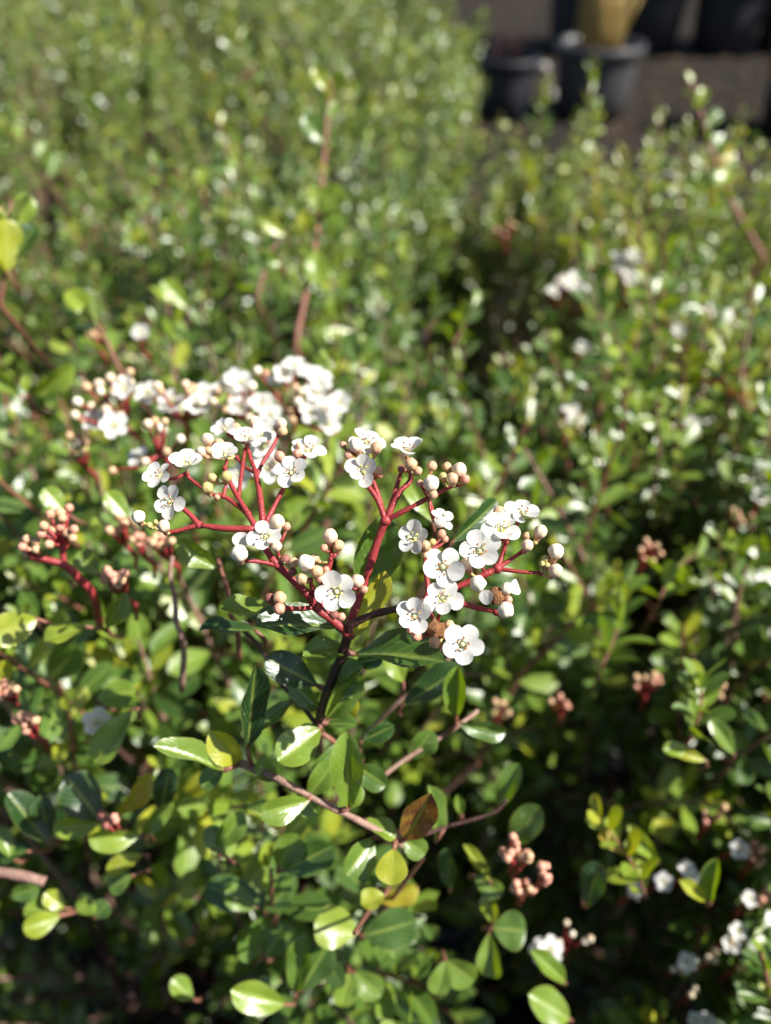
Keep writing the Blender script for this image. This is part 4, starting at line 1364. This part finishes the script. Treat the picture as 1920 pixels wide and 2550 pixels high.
for a in [('main', 285, 1438, .178, 14, 34, 24, ('pink', 'pink', 'tan')), ('main', 295, 1300, .195, 8, 32, 34, ('tan', 'pink')), ('main', 335, 1345, .195, 5, 22, 16, ('tan', 'tan', 'pink')),
          ('main', 400, 1345, .188, 9, 30, 18, ('pink', 'tan')), ('main', 195, 1110, .23, 9, 36, 32, ('tan', 'pink', 'green')), ('main', 60, 1800, .19, 8, 30, 24, ('pink', 'tan')),
          ('main', 15, 1715, .19, 6, 26, 18, ('pink', 'tan')), ('main', 265, 2040, .184, 9, 24, 18, ('pink', 'dark')), ('main', 1275, 2110, .186, 10, 26, 30, ('pink', 'tan', 'pink')),
          ('main', 1310, 2140, .186, 8, 22, 16, ('pink', 'tan')), ('main', 1358, 2170, .186, 7, 16, 32, ('pink',)), ('main', 1300, 2210, .188, 8, 28, 18, ('pink', 'tan')),
          ('low_right', 1790, 2030, .245, 8, 44, 30, ('tan', 'dark', 'pink')), ('low_right', 1890, 2130, .245, 8, 26, 36, ('pink', 'tan')), ('low_right', 1900, 2240, .245, 8, 24, 24, ('pink', 'pink')),
          ('right', 1240, 1770, .262, 8, 44, 26, ('tan', 'green')), ('right', 1620, 1700, .262, 9, 44, 26, ('tan', 'pink')), ('right', 1780, 1720, .258, 8, 44, 24, ('pink', 'tan')),
          ('right', 1620, 1370, .27, 8, 34, 30, ('pink', 'tan')), ('right', 1850, 1280, .29, 8, 34, 22, ('pink', 'tan')), ('right', 1400, 1745, .262, 6, 30, 18, ('pink', 'tan')),
          ('right_back', 1265, 570, .47, 9, 34, 18, ('tan', 'pink')), ('mid', 615, 175, .80, 14, 34, 22, ('pink', 'tan')), ('left', 12, 530, .245, 6, 18, 14, ('pink', 'tan')),
          ('mid', 230, 830, .285, 6, 22, 14, ('pink', 'tan'))]:
    bud_knot(*a)
for a in [('right_back', 1410, 700, .395, 3, 26, 22, ('white', 'cream'), 6), ('right_back', 1465, 715, .395, 2, 22, 16, ('white',), 5), ('right_back', 1375, 730, .395, 3, 24, 12, ('white', 'cream'), 1),
          ('right_back', 1560, 660, .41, 4, 34, 44, ('white', 'cream'), 8), ('right', 1410, 1040, .34, 6, 46, 40, ('white', 'cream', 'tan'), 3), ('right', 1700, 1060, .34, 5, 40, 16, ('white', 'cream'), 2),
          ('right', 1685, 830, .38, 2, 12, 10, ('white',), 1), ('right_back', 1440, 865, .38, 1, 12, 8, ('white',), 1), ('right_back', 1775, 780, .39, 2, 14, 14, ('white',), 0),
          ('right_back', 1830, 800, .39, 2, 14, 14, ('white',), 0), ('right', 1760, 960, .36, 4, 44, 30, ('white', 'cream'), 0), ('right', 1890, 1240, .30, 2, 14, 14, ('white',), 1),
          ('main', 345, 825, .31, 2, 16, 20, ('white', 'cream'), 1), ('low_right', 1715, 2165, .245, 1, 22, 22, ('white', 'tan'), 2), ('low_right', 1645, 2190, .245, 0, 12, 10, ('white',), 1),
          ('low_right', 1572, 2222, .245, 1, 14, 12, ('white',), 1), ('low_right', 1835, 2105, .245, 0, 16, 12, ('white',), 1), ('low_right', 1858, 2258, .245, 1, 20, 26, ('white',), 1),
          ('low_right', 1830, 2330, .245, 1, 22, 22, ('cream',), 2), ('low_right', 1692, 2400, .245, 2, 22, 20, ('white', 'tan'), 2), ('low_right', 1770, 2385, .245, 3, 22, 30, ('white', 'cream'), 0),
          ('main', 1365, 2362, .235, 0, 18, 18, ('white',), 2), ('low_right', 1425, 2330, .245, 6, 52, 44, ('white', 'cream'), 0), ('low_right', 1730, 2470, .245, 4, 26, 26, ('white', 'cream'), 0),
          ('low_right', 1750, 2540, .245, 0, 20, 14, ('white',), 2), ('low_right', 1850, 2400, .245, 3, 20, 34, ('cream', 'tan'), 0), ('main', 235, 1795, .19, 0, 10, 8, ('white',), 1)]:
    bud_knot(*a)

# a fallen brown leaf caught on the right-hand shrub
b, t = at(1735, 955, .365), at(1930, 1020, .36)
dl = leaf_mesh(G_HERO, 0.97, 1.2, 0.3, 0.3, 5, 'fallen_leaf')
dl.materials.clear()
dl.materials.append(M['dry_leaf'])
tag(link('fallen_leaf', dl, None, frame(b, t - b, facing(-0.2, 0.5), (t - b).length, 0.016)),
    'dry brown fallen leaf caught in the shrub near the right edge', 'leaf')

# ------------------------------------------------------------------ pots beyond the block
def potted(name, label, cat, x, y, r_top, r_bot, h, mat, group=None):
    e = link(name, None, None, Matrix.Translation((x, y, 0)))
    tag(e, label, cat, group)
    link('pot', pot_mesh(mat, r_top, r_bot, h), e, Matrix.Translation((x, y, 0)))
    link('soil', soil_mesh(r_top * 0.95, int(x * 100)), e, Matrix.Translation((x, y, h * 0.88)))
    return e


def canes(x, y, z, n, spread, h, mat, seed, lean=0.12, r=0.003, name='canes'):
    rr = random.Random(seed)
    mb = MB()
    for i in range(n):
        a, q = rr.uniform(0, 6.28), math.sqrt(rr.random()) * spread
        p0 = Vector((x + q * math.cos(a), y + q * math.sin(a), z))
        l = Vector((rr.uniform(-lean, lean), rr.uniform(-lean, lean), 1)) * h * rr.uniform(0.6, 1.0)
        p1 = p0 + l * 0.5 + Vector((rr.uniform(-.01, .01), rr.uniform(-.01, .01), 0))
        mb.tube([p0, p1, p0 + l], [r, r * 0.9, r * 0.4], mat, 5)
    return mb.mesh(name)


bigp = at(1484, 312, 2.81)
bx, by = bigp.x, bigp.y + 0.13
e = potted('potted_grass', 'large black nursery pot of straw-coloured canes on the bare ground', 'potted plant', bx, by, 0.152, 0.126, 0.238, 'black_plastic')
link('canes', canes(bx - 0.02, by, 0.19, 60, 0.068, 0.85, 'straw', 5, 0.04, 0.0055), e)
tag(link('dry_blades', canes(bx + 0.02, by, 0.19, 28, 0.07, 0.30, 'straw', 6, 0.4, 0.003, 'dry_blades'), e), kind='stuff')
sp = at(1262, 305, 2.80)
e = potted('potted_shrub', 'smaller black nursery pot with dead dark twigs left of the large pot', 'potted plant', sp.x, sp.y + 0.1, 0.105, 0.09, 0.20, 'dull_plastic')
link('twigs', canes(sp.x, sp.y + 0.1, 0.16, 14, 0.06, 0.16, 'twig_dark', 9, 0.5, 0.003, 'twigs'), e)

# row of dark pots farther back on the right
row = [
    (0.93, 4.30, .165, 'black nursery pot just right of the straw canes, first in the far row'),
    (1.27, 4.35, .165, 'black nursery pot of dark foliage second in the far row'),
    (1.62, 4.30, .165, 'black nursery pot of dark foliage third in the far row'),
    (1.96, 4.35, .165, 'black nursery pot of dark foliage fourth in the far row'),
    (2.31, 4.30, .165, 'black nursery pot of dark foliage fifth in the far row'),
    (2.65, 4.35, .165, 'black nursery pot of dark foliage last in the far row, top right'),
    (1.46, 2.92, .17, 'dark blue-black pot of drooping foliage at the right edge')]
SIZES = [(0.27, 0.80)] * 6 + [(0.15, 0.40)]
FG = {}
for i, (x, y, r, label) in enumerate(row):
    e = potted('potted_shrub', label, 'potted plant', x, y, r, r * 0.82, 0.29, 'dull_plastic', 'dark pots on the far ground')
    A, sh = grow(500 + i, 20, 20, SIZES[i][0], SIZES[i][1], 240, 0.026, 0.18)
    A['B'] = A['B'] + np.array([x - 20, y - 20, 0.08])
    A['B'][:, 2] = np.maximum(A['B'][:, 2], 0.2)
    tag(link('foliage', foliage_mesh(A), e), kind='stuff')
    mb = MB()
    for s_ in sh[::3]:
        o_ = Vector((x - 20, y - 20, 0.08))
        mb.tube([Vector((x, y, 0.24)), Vector(s_[0]) + o_, Vector(s_[2]) + o_], [.004, .003, .0015], 'twig_dark', 4)
    link('branches', mb.mesh('branches'), e)

# pale stones between the two pots
srg = random.Random(2)
for k, (px, py, s) in enumerate(((1352, 180, .035), (1372, 250, .035), (1348, 285, .03))):
    mb = MB()
    mb.ball((0, 0, 0.3), 0.5, 'stone', stretch=0.75, rings=7, seg=10, jitter=0.12, rng=srg)
    p = at(px, py, 2.81)
    tt = EYE.z / (EYE.z - p.z)
    q = EYE + (p - EYE) * tt
    tag(link('stone', mb.mesh('stone'), None, Matrix.Translation((q.x, q.y, 0)) @ Matrix.Scale(s * 1.6, 4)),
        ['pale grey stone on the ground behind the small black pot', 'pale stone between the two black pots', 'small pale stone at the foot of the large pot'][k], 'stone')
